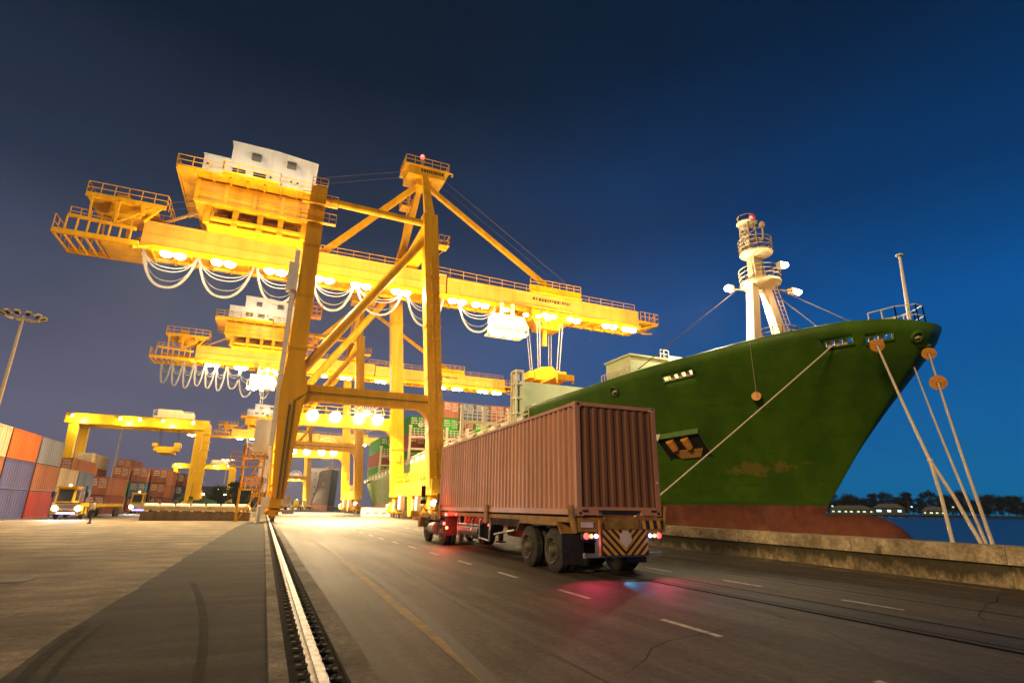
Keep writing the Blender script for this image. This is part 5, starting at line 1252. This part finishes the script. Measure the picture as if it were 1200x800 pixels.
ORANGE = (0.460, 0.105, 0.018); RED = (0.409, 0.042, 0.011); PURPLE = (0.085, 0.085, 0.20); GREY = (0.20, 0.225, 0.28); CREAM = (0.490, 0.390, 0.238); BLUEG = (0.123, 0.165, 0.246); BROWN = (0.193, 0.066, 0.031); TAN = (0.335, 0.128, 0.058); GREEN = (0.018, 0.223, 0.024); NAVY = (0.028, 0.043, 0.104); SALMON = (0.371, 0.149, 0.089); BLUE = (0.107, 0.201, 0.335); WHITE = (0.483, 0.436, 0.348); RUSTR = (0.246, 0.077, 0.049); LIME = (0.027, 0.356, 0.016); DKBR = (0.119, 0.042, 0.024)
GY = 'containers stacked in the yard'
FX = -20.4; hw = 1.22; HT = 2.55
front = [
    (53.0, [(ORANGE, 'orange'), (TAN, 'tan orange'), (CREAM, 'cream')], 'leftmost stack'),
    (59.9, [(PURPLE, 'purple blue'), (PURPLE, 'purple blue'), (ORANGE, 'orange')], 'second stack from left'),
    (66.9, [(RED, 'bright red orange'), (TAN, 'rusty orange'), (GREY, 'pale blue grey')], 'third stack from left'),
    (73.9, [(PURPLE, 'purple blue'), (CREAM, 'cream')], 'two high stack behind the yellow truck'),
    (80.9, [(RUSTR, 'dull red'), (BLUEG, 'slate blue')], 'two high stack right of the cream one'),
]
tiers = ['at the bottom of', 'in the middle of', 'on top of', 'as fourth layer of']
for y, st, where in front:
    for k, (c, nm) in enumerate(st):
        w_ = 'on top of' if k == len(st) - 1 else tiers[k]
        container((FX - hw, y, k * HT), 6.6, HT - .04, c, f'{nm} container {w_} the {where}', GY)
back = [
    ((-20.7, 96.3), [(RUSTR, 'dull red'), (TAN, 'tan')], 'lettered stack beyond the slate blue box'),
    ((-25.6, 97.0), [(RUSTR, 'dull red'), (BROWN, 'dark brown'), (TAN, 'tan orange')], 'stack rising behind the slate blue box'),
    ((-28.2, 109.5), [(RUSTR, 'dull red'), (BROWN, 'brown'), (ORANGE, 'orange')], 'stack with an orange top under the gantry'),
    ((-22.6, 118.0), [(CREAM, 'cream'), (LIME, 'green'), (SALMON, 'salmon')], 'stack with a green middle under the gantry'),
    ((-19.9, 119.0), [(RUSTR, 'dull red'), (BLUE, 'pale blue'), (SALMON, 'salmon')], 'stack with a pale blue middle'),
    ((-17.1, 121.0), [(RUSTR, 'dull red'), (TAN, 'tan'), (TAN, 'tan')], 'tan stack left of the gantry leg'),
    ((-16.2, 137.0), [(NAVY, 'navy'), (NAVY, 'navy'), (DKBR, 'dark brown')], 'dark stack behind the gantry leg'),
    ((-26.0, 136.0), [(RUSTR, 'dull red'), (BROWN, 'brown'), (BROWN, 'brown'), (SALMON, 'orange pink')], 'four high stack behind the green one'),
    ((-29.6, 122.5), [(RUSTR, 'dull red'), (BROWN, 'brown'), (BROWN, 'brown'), (CREAM, 'cream')], 'four high stack with a cream top'),
    ((-32.5, 98.0), [(RUSTR, 'dull red'), (BROWN, 'brown'), (CREAM, 'cream')], 'stack at the back with a cream top'),
]
for (xr, y), st, where in back:
    for k, (c, nm) in enumerate(st):
        w_ = 'on top of' if k == len(st) - 1 else ['lowest in', 'second up in', 'third up in'][k]
        container((xr - hw, y, k * HT), 12.2, HT - .04, c, f'{nm} long container {w_} the {where}', GY)
# on the ship
GS = 'containers on the ship deck'
bayA = [[GREEN, RUSTR, GREEN], [RUSTR, GREEN, RUSTR], [GREEN, BROWN, LIME, SALMON], [RUSTR, LIME, BROWN, BLUEG], [BROWN, SALMON, LIME, BLUEG], [RUSTR, GREEN, SALMON, SALMON], [GREEN, RUSTR, BROWN, SALMON]]
names = {id(GREEN): 'green', id(RUSTR): 'dull red', id(BROWN): 'brown', id(LIME): 'bright green', id(SALMON): 'salmon', id(BLUEG): 'slate blue', id(DKBR): 'dark brown'}
ordw = ['first', 'second', 'third', 'fourth', 'fifth', 'sixth', 'seventh']
for i, colm in enumerate(bayA):
    for k, c in enumerate(colm):
        w_ = 'on top of' if k == len(colm) - 1 else ['lowest in', 'second up in', 'third up in'][k]
        container((19.6 + i * 2.56, 80, 6.74 + k * 2.6), 12.2, 2.58, c, f'{names[id(c)]} container {w_} the {ordw[i]} forward deck column from the quay', GS, logo=(c is GREEN and i < 2))
bayB = [[GREEN, RUSTR, GREEN], [GREEN, BROWN, GREEN], [BROWN, RUSTR, BROWN], [BROWN, GREEN, DKBR]]
for i, colm in enumerate(bayB):
    for k, c in enumerate(colm):
        w_ = 'on top of' if k == len(colm) - 1 else ['lowest in', 'second up in', 'third up in'][k]
        container((19.5 + i * 2.56, 102, 5.94 + k * 2.6), 12.2, 2.58, c, f'{names[id(c)]} container {w_} the {ordw[i]} stern deck column from the quay', GS, logo=(c is GREEN and k == 0))

# ------------------------------------------------------------------ yard gantries
def gantry(label):
    root = thing('yard_gantry', label, 'gantry crane', (0, 125, 0), 0, 'yellow yard gantries')
    g = MB()
    for y in (-3.3, 3.3): g.bb(-34.6, -11.9, y - .55, y + .55, 15.3, 17.0); g.bb(-34.6, -11.9, y - .75, y - .56, 15.2, 15.35)
    for x in (-34.2, -12.4): g.bb(x - .5, x + .5, -2.75, 2.75, 15.8, 16.9)
    g.bb(-30, -18, -4.15, -4.0, 16.0, 16.9) if False else None
    gd = g.build('girder', M['yellow2'], root)
    r = MB(); r.rail([(-34.6, -.6, 17.0), (-12, -.6, 17.0)], .5, 2, .025, 1); r.build('railing', M['yellow2'], gd)
    for x in (-33.2, -13.1):
        for y in (-3.3, 3.3):
            l = MB(); s = 1 if x < -20 else -1
            post_prism(l, [(1.6, x - .45 + s * .2, x + .45 + s * .5, y - .5, y + .5), (15.45, x - .7, x + .7, y - .5, y + .5)]); l.build('leg', M['yellow2'], root)
        l = MB(); s = 1 if x < -20 else -1; l.bb(x + s * .5 - .4, x + s * .5 + .4, -5, 5, 1.2, 2.0); l.build('sill_beam', M['yellow2'], root)
        for y in (-4.2, -2.6, 2.6, 4.2):
            w = MB(); w.lathe((x + s * .5 - .25, y, .7), 'x', [(0, .45), (.06, .68), (.44, .68), (.5, .45)], 16); w.build('wheel', M['rubber'], root, smooth=True)
    t = MB(); t.bb(-21.5, -14.8, -3.0, 3.0, 17.25, 17.6); t.bb(-21, -17, -2, 2, 17.6, 19.0); t.bb(-16.8, -15, -1.5, 1.5, 17.6, 18.6); t.rail([(-21.5, -3, 17.6), (-14.8, -3, 17.6)], 1, 1, .03, 2); t.build('trolley', M['cream'], root)
    t = MB(); t.bb(-12.2, -11.2, -4.6, -3.9, 2.2, 15.5)
    for k in range(9): t.bb(-12.25, -10.9, -4.7, -3.85, 2.4 + k * 1.5, 2.5 + k * 1.5)
    t.build('ladder', M['yellow2'], root)
    e = MB(); e.bb(-13.4, -11.4, -2, 2, 2.1, 3.8); e.build('power_house', M['yellow2'], root)
    for x in (-33.5, -26.3, -23.2, -19.5, -14.5):
        f = MB(); f.box((x, -4.05, 16.5), (.5, .3, .35)); fo = f.build('floodlight', M['yellow2'], root)
        f = MB(); f.lathe((x, -4.2, 16.45), 'y', [(-.1, .1), (-.04, .22), (0, .24)], 10); f.build('lens', M['lampsmall'], fo)
    for x in (-32, -25, -18): light('gantry_light', 'POINT', (x, -4.8, 15.6), 1300, (1, .78, .4), .25, root)
    return root
ga = gantry('large yellow rubber tyred gantry straddling the yard stacks, nearest of its kind')
gb = copy_tree(ga); gb.location = (-1.0, 262, 0); gb['label'] = 'smaller far yellow gantry seen right of the near gantry leg'
gs = thing('spreader', 'yellow spreader hanging under the near yard gantry', 'spreader', (-18.6, 125, 10.4))
s = MB(); s.bb(-1.2, 1.2, -3, 3, .3, .8); s.bb(-2.1, 2.1, -1, 1, .8, 1.6); s.bb(-2.4, -1.6, -1.2, 1.2, 1.6, 2.2); s.bb(1.2, 2.2, -1.2, 1.2, 1.4, 2.4); s.build('spreader_frame', M['yellow2'], gs)
s = MB()
for x in (-1.5, 1.5):
    for y in (-1, 1): s.cyl((x, y, 1.6), (x, y, 5.2), .05, 5)
s.build('hoist_rope', M['wire'], gs)
# ------------------------------------------------------------------ light masts
def light_mast(loc, h_, label, lit, n_=12, rr=2.6, r0=.38):
    root = thing('light_mast', label, 'light mast', loc, 0, 'light masts of the yard')
    p = MB(); p.tube([(0, 0, 0), (0, 0, h_)], [r0, r0 * .5], 10); p.build('mast_pole', M['mastpaint'], root, smooth=True)
    c = MB(); c.tube([(rr * math.cos(6.2832 * k / 20), rr * math.sin(6.2832 * k / 20), h_) for k in range(21)], .07, 5)
    for k in range(6): c.cyl((0, 0, h_ - .5), (rr * math.cos(6.2832 * k / 6), rr * math.sin(6.2832 * k / 6), h_), .05, 5)
    c.build('ring_frame', M['mastpaint'], root)
    for k in range(n_):
        a = 6.2832 * k / n_; x, y = math.cos(a), math.sin(a)
        f = MB(); f.beam((x * (rr - .3), y * (rr - .3), h_ - .25), (x * (rr + .55), y * (rr + .55), h_ + .12), .75, .4); fo = f.build('floodlight', M['mastpaint'], root)
        g = MB(); g.beam((x * (rr + .5), y * (rr + .5), h_ - .14), (x * (rr - .2), y * (rr - .2), h_ - .47), .6, .04); g.build('lens', M['lamporange'] if lit else M['glassdark'], fo)
    return root
light_mast((-42.0, 114.6, 0), 32.1, 'tall cream light mast with a ring of unlit lamp heads at the left edge', False)
lm2 = light_mast((-21.3, 190, 0), 21.5, 'lit orange light mast behind the near gantry leg', True, 8, 2.0, .3)
lm3 = light_mast((-18.5, 300, 0), 22.0, 'lit orange light mast above the far gantry', True, 8, 2.4, .35)
light_mast((-36.5, 172, 0), 23.0, 'thin grey light mast rising behind the near gantry beam', False, 8, 1.6, .26)
for m_, z_ in ((lm2, 20.4), (lm3, 20.8)): light('mast_light', 'POINT', (0, 0, z_), 9000, (1, .5, .18), .5, m_)
lm4 = light_mast((-32.0, 300, 0), 8.5, 'short lit orange lamp near the ground under the far gantry', True, 6, 1.6, .2)

# ------------------------------------------------------------------ hatch covers stacked on the quay
def hatch_cover(loc, w_, d_, h_, m_, label, rolls):
    root = thing('hatch_cover', label, 'hatch cover', loc)
    b = MB(); b.bb(-w_ / 2, w_ / 2, 0, d_, .06, h_)
    for k in range(9): b.bb(-w_ / 2 + .3 + k * (w_ - .6) / 8 - .03, -w_ / 2 + .3 + k * (w_ - .6) / 8 + .03, -.03, .0, .1, h_ - .05)
    b.bb(-w_ / 2 - .05, w_ / 2 + .05, -.06, -.0, h_ - .08, h_ + .01); b.bb(-w_ / 2, w_ / 2, .2, d_ - .2, 0, .06); b.build('cover_plate', m_, root)
    r = MB()
    for k in range(rolls):
        x = -w_ / 2 + (k + .5) * w_ / rolls
        if loc[2] > .5: r.lathe((x - w_ / rolls * .44, .25, h_ + .02), 'x', [(0, .18), (.05, .24), (w_ / rolls * .84, .24), (w_ / rolls * .88, .18)], 12)
        else: r.bb(x - .1, x + .1, .0, .25, h_ + .01, h_ + .16)
    if rolls: r.build('lashing_socket', M['cream'], root)
    return root
M['hatch'] = mat('hatch_grime', (.20, .14, .07), .7, c2=(.09, .065, .04), amt=.8, scale=1.4, streak=True)
M['hatchtop'] = mat('hatch_cream', (.58, .47, .28), .65, c2=(.33, .24, .13), amt=.8, scale=1.6)
hatch_cover((-5.7, 61.5, 0), 9.2, 7.5, .78, M['hatch'], 'brown steel hatch cover lying lowest on the quay', 10)
hatch_cover((-5.75, 61.9, .97), 9.0, 7.0, .30, M['hatchtop'], 'cream hatch cover stacked on top of the brown one', 7)
hatch_cover((-6.6, 71.5, 0), 8.6, 6, .9, M['hatchtop'], 'cream hatch cover lying behind the stacked pair', 5)

# ------------------------------------------------------------------ yellow yard tractors with flat trailers
def yard_truck(loc, label):
    root = thing('yard_tractor', label, 'truck', loc, 0, 'yard tractors with headlights on')
    b = MB(); b.bb(-1.2, 1.2, .15, 2.2, .55, 1.5); b.prism([(.15, 1.5), (2.0, 1.5), (2.0, 2.85), (.55, 2.85)], 'x', -1.1, .35); b.bb(-1.2, .45, .4, 2.1, 2.85, 3.0); b.bb(-1.22, 1.22, 0, .3, .45, .85); cab = b.build('cab', M['yellow2'], root)
    b = MB(); b.quad((-.95, .16, 1.62), (.2, .16, 1.62), (.2, .46, 2.7), (-.95, .46, 2.7)); b.bb(-1.115, -1.105, .6, 1.8, 1.7, 2.7); b.bb(.355, .365, .6, 1.8, 1.7, 2.7); b.build('window', M['glassdark'], cab)
    b = MB(); b.bb(-1.0, 1.0, -.03, .0, .9, 1.35); b.build('grille', M['cream'], cab)
    b = MB(); b.bb(-.4, .4, 2.2, 6.0, .75, 1.0); b.bb(-1.2, 1.2, 5.0, 17.0, 1.15, 1.35)
    for k in range(6): b.bb(-1.22, 1.22, 5.5 + k * 2.2, 5.7 + k * 2.2, 1.0, 1.45)
    b.build('flat_trailer', M['yellow2'], root)
    for y in (1.2, 4.2, 14.2, 15.5):
        for sx in (-1, 1): wheel(root, sx * 1.15, y, .5, .3, 1 if sx < 0 else -1)
    for sx in (-1, 1):
        f = MB(); f.lathe((sx * .88, -.02, .98), 'y', [(-.12, .06), (-.06, .2), (0, .24)], 12); f.build('headlamp', M['headlamp'], root)
        light('headlight', 'SPOT', (sx * .88, -.2, .98), 1600, (1, .95, .9), .1, root, aim=(sx * .88, -8, .2), cone=70)
    for sx in (-1, 1):
        f = MB(); f.bb(sx * .75, sx * 1.28, .7, 1.75, 1.08, 1.14); f.bb(sx * .75, sx * 1.28, .62, .7, .6, 1.14); f.bb(sx * .75, sx * 1.28, 1.75, 1.83, .6, 1.14); f.build('mudguard', M['black'], cab)
        f = MB(); f.tube([(sx * .9, .3, 1.5), (sx * 1.3, .2, 1.8), (sx * 1.3, .2, 2.5)], .025, 5); f.bb(sx * 1.2, sx * 1.42, .14, .2, 2.0, 2.5); f.build('mirror', M['black'], cab)
        f = MB(); f.lathe((sx * .95, 17.02, 1.2), 'y', [(-.02, .12), (.03, .12), (.06, .05)], 10); f.build('tail_lamp', M['redlens'], root)
    f = MB(); f.cyl((.8, 2.0, 1.5), (.8, 2.0, 3.1), .09, 8); f.build('exhaust_stack', M['dark'], root)
    f = MB(); f.lathe((-.4, 1.2, 3.0), 'z', [(0, .1), (.14, .1), (.2, .04)], 8); f.build('roof_beacon', M['lamporange'], root)
    f = MB(); f.bb(-1.15, 1.15, -.08, -.03, .66, .76); f.bb(-.95, .95, .1, .14, 1.42, 1.5); f.mi = 1
    for k in range(6): f.bb(-.9, .9, -.045, -.031, .94 + k * .065, .965 + k * .065)
    f.build('bumper', [M['black'], M['dark']], cab)
    f = MB(); f.bb(-.7, .7, -.06, -.01, .5, .62); f.build('bumper_lamp', M['bluelamp'], root)
    light('bumper_light', 'POINT', (0, -.35, .5), 12, (.1, .1, 1), .2, root)
    return root
yt = yard_truck((-16.9, 65.5, 0), 'yellow yard tractor with bright headlights and a blue bumper light beside the red container')
yt2 = copy_tree(yt); yt2.location = (-16.6, 97.0, 0); yt2['label'] = 'second yard tractor whose headlights shine between the flat trailer and the hatch covers'

for (x, y, lb) in ((4.5, 172, 'distant yard tractor seen from behind, left one beneath the far cranes'), (8.6, 184, 'distant yard tractor seen from behind, right one beneath the far cranes'), (12.4, 205, 'farthest yard tractor seen from behind near the dark ship')):
    o = copy_tree(yt); o.location = (x, y, 0); o.rotation_euler = (0, 0, math.pi); o['label'] = lb
def lamp_post(x, y, h_, m_, lb):
    t_ = thing('lamp_post', lb, 'lamp post', (x, y, 0), 0, 'small lamp posts at the end of the yard')
    b = MB(); b.cyl((0, 0, 0), (0, 0, h_), .12, 6); b.build('post', M['dark'], t_)
    b = MB(); b.lathe((0, 0, h_), 'z', [(0, .2), (.2, .5), (.5, .5), (.65, .2)], 8); b.build('lamp_head', M[m_], t_)
for x, y, h_, m_, lb in ((-14, 240, 4.5, 'lampsmall', 'white lamp post low under the far gantry beam'), (-9, 230, 3.0, 'coolamp', 'cool lamp post at the foot of the far gantry'), (-5, 245, 5.5, 'lampsmall', 'white lamp post near the right leg of the far gantry'), (-18, 260, 7.0, 'lamporange', 'orange lamp post left under the far gantry'), (-24, 270, 5.0, 'lampsmall', 'white lamp post left of the near gantry leg in the distance'), (2.5, 235, 6.0, 'lampsmall', 'white lamp post right of the landside crane leg in the distance'), (7.5, 260, 7.5, 'lamporange', 'orange lamp post beyond the distant yard tractors')):
    lamp_post(x, y, h_, m_, lb)
# ------------------------------------------------------------------ a reach stacker and shrubs far behind the hatch covers
M['machgreen'] = mat('machine_green', (.025, .10, .025), .5, c2=(.015, .05, .015))
rs = thing('reach_stacker', 'green reach stacker with a long boom behind the hatch covers', 'reach stacker', (-11.6, 122, 0)); rs.scale = (.62, .62, .62)
b = MB(); b.bb(-2, 5, -1.5, 1.5, .9, 2.2); b.bb(3, 5.2, -1.5, 1.5, 2.2, 3.0); b.build('body', M['machgreen'], rs)
b = MB(); b.bb(.5, 2.0, -.8, .8, 2.2, 4.0); b.build('cab', M['machgreen'], rs)
b = MB(); b.beam((4.6, 0, 3.0), (-4.5, 0, 4.6), .8, .9); b.bb(-5.2, -4.2, -3, 3, 3.6, 4.3); b.build('boom', M['machgreen'], rs)
for x in (-1.2, 4.0):
    for sx in (-1.7, 1.4): 
        w = MB(); w.lathe((x, sx, .8), 'y', [(0, .5), (.08, .8), (.5, .8), (.58, .5)], 16); w.build('wheel', M['rubber'], rs)
for i, (x, y, k) in enumerate(((-9.6, 150, .35), (-7.2, 165, .42), (-12.0, 175, .5), (-4.0, 150, .3))):
    o = copy_tree(variants[i]); o.location = (x, y, 0); o.scale = (k, k, k); o['category'] = 'tree'; o['group'] = 'small trees at the end of the yard'
    o['label'] = ['low bushy tree left of the stair tower beyond the hatch covers', 'second bushy tree just beyond the hatch covers', 'broader small tree below the far gantry beam', 'little bushy tree next to the crane stair tower'][i]

# ------------------------------------------------------------------ second ship beyond the cranes
s2 = thing('cargo_ship', 'far grey and dark hulled cargo ship seen bow on beneath the cranes', 'ship', (24.5, 246, 0))
b = MB(); 
KK = 13; rows = []
for z_, hw_, yb in ((-1.5, 5.4, 3), (1.5, 5.2, 2.6), (4, 4.6, 2), (7, 3.7, 1), (10, 3.1, .2), (13, 2.7, -.6), (16, 2.6, -1.2)):
    r_ = []
    for k in range(KK):
        u = -1 + 2 * k / (KK - 1); r_.append((hw_ * u if u < 0 else 4.2 * u, yb + 13 * abs(u) ** 1.15, z_))
    rows.append([(-hw_, 27, z_)] + r_ + [(4.2, 27, z_)])
n7 = len(rows[0]); vs = [p for r in rows for p in r]
for i in range(len(rows) - 1):
    b.mi = 1 if i < 1 else 0; b.add([*rows[i], *rows[i + 1]], [(j, j + 1, n7 + j + 1, n7 + j) for j in range(n7 - 1)])
b.add(rows[-1], [tuple(range(n7))])
b.build('hull', [mat('dark_hull', (.016, .011, .010), .7, spec=.15, c2=(.05, .026, .02), amt=.8, scale=.35), M['boottop']], s2, smooth=True)
b = MB(); b.bb(-7.0, 5.0, 27.3, 40, 1, 18)
sup = b.build('superstructure', M['steel'], s2)
a = MB(); a.bb(-1.6, -.9, -1.2, 1.5, 16, 17.2); a.bb(-3.0, -2.4, .6, 1.4, 9.2, 10.8); a.rail([(-2.6, 9, 16), (-.4, -1, 16), (2, 3, 16), (4.2, 10, 16)], 1.1, 1.5, .05, 2); a.bb(.2, .5, 3, 3.3, 16, 21); a.build('deck_gear', M['rust'], s2)
w = MB()
for k in range(5):
    for j in range(4): w.bb(-6.6 + k * 2.2, -6.1 + k * 2.2, 27.2, 27.29, 6 + j * 3.2, 6.6 + j * 3.2)
w.build('window', M['glassdark'], sup)
sh = thing('transit_shed', 'long dim port shed closing the view at the end of the quay', 'building', (-60, 380, 0))
b = MB(); b.bb(-70, 60, 0, 30, 0, 9); b.build('wall', M['house'], sh); b = MB(); b.prism([(0, 9), (30, 9), (15, 12)], 'x', -71, 61); b.build('roof', M['roofgrey'], sh)

# small things near the crane feet
bq = thing('barrier', 'pale concrete barrier block standing by the waterside rail', 'barrier', (15.2, 84, 0))
b = MB(); b.prism([(-.5, 0), (.5, 0), (.35, 1.3), (-.35, 1.3)], 'x', -2.2, 2.2); b.mi = 1
for k in range(3): b.bb(-1.6 + k * 1.2, -1.0 + k * 1.2, -.47, -.40, .5, .62)
b.build('barrier_block', [M['white'], M['dark']], bq)
bq2 = thing('bollard_post', 'slim white bollard at the left crane foot', 'bollard', (-.35, 55.5, 0)); b = MB(); b.lathe((0, 0, 0), 'z', [(0, .25), (.05, .16), (1.4, .15), (1.5, .08)], 10); b.build('post', M['white'], bq2)

# ------------------------------------------------------------------ mooring ropes and rat guards
def rope(pts, r_, label, sag=.25, split=None, name='mooring_rope'):
    p, q = Vector(pts[0]), Vector(pts[1]); root = thing(name, label, 'rope', tuple(q)); out = []
    for k in range(25):
        t = k / 24; c = p.lerp(q, t); c.z -= sag * 4 * t * (1 - t); out.append(c - q)
    m_ = MB()
    if split:
        kk = int(24 * split); m_.tube(out[:kk + 1], r_, 8); a = out[kk]
        m_.build('rope_line', M['rope'], root, smooth=True)
        e = MB()
        for dx in (-.30, .30):
            m1 = a.lerp(out[-1], .5) + Vector((dx * .35, -dx * .3, 0)); e.tube([a - (out[-1] - a) * .12, a, m1, out[-1] + Vector((dx, -dx * .6, -.35))], [r_ * .8, r_, r_ * .9, r_ * .9], 7)
        e.lathe(tuple(a), 'z', [(-.05, r_ * 1.2), (0, r_ * 1.7), (.06, r_ * 1.2)], 8)
        e.build('eye_splice', M['rope'], root, smooth=True)
    else:
        m_.tube(out, r_, 8); m_.build('rope_line', M['rope'], root, smooth=True)
    return p, q, sag
def rat_guard(rp, t, label, rad=.32):
    p, q, sag = rp
    def at(t):
        c = p.lerp(q, t); c.z -= sag * 4 * t * (1 - t); return c
    c = at(t); d = (at(t + .02) - c).normalized()
    g = thing('rat_guard', label, 'rat guard', tuple(c), 0, 'orange rat guard discs on the mooring ropes')
    g.rotation_euler = d.to_track_quat('Z', 'Y').to_euler()
    m_ = MB(); m_.lathe((0, 0, 0), 'z', [(-.03, .07), (-.02, rad), (.02, rad), (.03, .07)], 22); m_.build('disc', M['orange'], g)
    m_ = MB(); m_.bb(-.05, .05, -rad * 1.25, -rad, -.02, .02); m_.cyl((0, 0, -.08), (0, 0, .08), .09, 8); m_.build('clamp', M['chassis'], g)
bq_ = (15.62, 7.0, .85)
r1 = rope([(26.6, 18.4, 9.98), (17.0, 24.4, .75)], .038, 'long pale rope running from the left bow fairlead down behind the truck', .05)
r2 = rope([(28.02, 17.12, 10.1), (15.05, 7.95, .9)], .05, 'thick rope from the forward fairlead with an eye splice above the wall', .2, .78)
r3 = rope([(31.02, 16.36, 9.74), (15.25, 7.6, .85)], .042, 'rope from the starboard bow, rightmost of the ropes, with two orange discs', .35)
r4 = rope([(32.7, 18.2, 10.0), (15.3, 7.75, .85)], .036, 'thinner rope emerging below the bow beside the rightmost rope', .3)
rat_guard(r2, .055, 'orange disc on the rope just below the forward fairlead')
rat_guard(r3, .035, 'orange disc hanging right beneath the bow tip')
rat_guard(r3, .27, 'orange disc lowest on the rightmost rope', .33)
hl = rope([(23.66, 21.18, 10.5), (25.08, 22.42, 7.65)], .012, 'thin heaving line hanging down the bow side with an orange disc', 0)
g = thing('rat_guard', 'orange disc against the middle of the green bow', 'rat guard', (25.08, 22.45, 7.8), 0, 'orange rat guard discs on the mooring ropes'); g.rotation_euler = Vector((-.75, -.6, .15)).to_track_quat('Z', 'Y').to_euler()
m_ = MB(); m_.lathe((0, 0, 0), 'z', [(-.03, .05), (-.02, .26), (.02, .26), (.03, .05)], 22); m_.build('disc', M['orange'], g)

# ------------------------------------------------------------------ the man on the quay
def skin_mesh(name, verts, edges, radii, m_, parent, levels=2):
    me = bpy.data.meshes.new(name); me.from_pydata([tuple(v) for v in verts], edges, []); o = bpy.data.objects.new(name, me); COL.objects.link(o); o.parent = parent
    me.materials.append(m_)
    md = o.modifiers.new('skin', 'SKIN')
    sv = me.skin_vertices[0].data if me.skin_vertices else None
    if sv is None:
        bm = bmesh.new(); bm.from_mesh(me); bm.verts.layers.skin.verify(); bm.to_mesh(me); bm.free(); sv = me.skin_vertices[0].data
    for i, r_ in enumerate(radii): sv[i].radius = (r_, r_) if not isinstance(r_, tuple) else r_
    sv[0].use_root = True
    sb = o.modifiers.new('sub', 'SUBSURF'); sb.levels = levels; sb.render_levels = levels
    return o
def person(loc, rz, label):
    root = thing('person', label, 'person', loc, rz)
    # faces +y; weight on both feet, arms bent in front
    V_ = [(0, 0, .95), (0, .01, 1.12), (0, .0, 1.32), (0, 0, 1.45), (0, .01, 1.53), (0, .02, 1.62), (0, .02, 1.70), (0, .01, 1.74),
          (-.09, 0, .90), (-.10, .02, .50), (-.11, 0, .10), (-.11, .14, .04), (.09, 0, .90), (.11, .03, .50), (.13, .02, .10), (.14, .16, .04),
          (-.19, 0, 1.41), (-.25, .0, 1.14), (-.14, .20, 1.06), (-.06, .25, 1.07), (.19, 0, 1.41), (.25, .02, 1.14), (.15, .21, 1.08), (.07, .26, 1.09)]
    E_ = [(0, 1), (1, 2), (2, 3), (3, 4), (4, 5), (5, 6), (6, 7), (0, 8), (8, 9), (9, 10), (10, 11), (0, 12), (12, 13), (13, 14), (14, 15), (3, 16), (16, 17), (17, 18), (18, 19), (3, 20), (20, 21), (21, 22), (22, 23)]
    Rr = [.14, .13, .155, .10, .055, .085, .095, .05, .09, .062, .045, .04, .09, .062, .045, .04, .06, .045, .034, .036, .06, .045, .034, .036]
    # fingers
    for base, sgn in ((19, 1), (23, -1)):
        bx, by, bz = V_[base]
        for k in range(4):
            i = len(V_); V_ += [(bx + .03 * sgn, by + .03, bz - .025 + k * .018), (bx + .07 * sgn, by + .025, bz - .03 + k * .016)]; E_ += [(base, i), (i, i + 1)]; Rr += [.009, .008]
        i = len(V_); V_.append((bx + .02 * sgn, by - .01, bz + .05)); E_.append((base, i)); Rr.append(.01)
    skin_mesh('body', V_, E_, Rr, M['skin'], root)
    sh = [(0, 0, .93), (0, .01, 1.12), (0, 0, 1.32), (0, 0, 1.45), (-.19, 0, 1.41), (-.25, 0, 1.14), (-.16, .17, 1.07), (.19, 0, 1.41), (.25, .02, 1.14), (.17, .18, 1.09)]
    skin_mesh('shirt', sh, [(0, 1), (1, 2), (2, 3), (3, 4), (4, 5), (5, 6), (3, 7), (7, 8), (8, 9)], [.16, .155, .175, .11, .075, .062, .05, .075, .062, .05], M['shirt'], root)
    tr_ = [(0, 0, .97), (-.09, 0, .88), (-.10, .02, .5), (-.11, 0, .09), (.09, 0, .88), (.11, .03, .5), (.13, .02, .09)]
    skin_mesh('trousers', tr_, [(0, 1), (1, 2), (2, 3), (0, 4), (4, 5), (5, 6)], [.155, .11, .08, .065, .11, .08, .065], M['trousers'], root)
    hr = [(0, -.01, 1.66), (0, 0, 1.73), (0, .01, 1.77)]
    skin_mesh('hair', hr, [(0, 1), (1, 2)], [.10, .105, .06], M['hair'], root)
    for sx in (-1, 1):
        b = MB(); b.tube([(sx * .12, -.08, .05), (sx * .12, .05, .06), (sx * .13, .17, .04)], [.05, .06, .045], 8); b.build('shoe', M['black'], root)
    f = MB(); f.lathe((0, .115, 1.63), 'y', [(-.02, .02), (.02, .012)], 8); f.lathe((-.035, .105, 1.655), 'y', [(0, .01), (.01, .006)], 6); f.lathe((.035, .105, 1.655), 'y', [(0, .01), (.01, .006)], 6); f.build('face', M['skin'], root)
person((-12.0, 53.0, 0), R(100), 'man in a pale shirt and dark trousers standing on the quay before the yellow tractor')
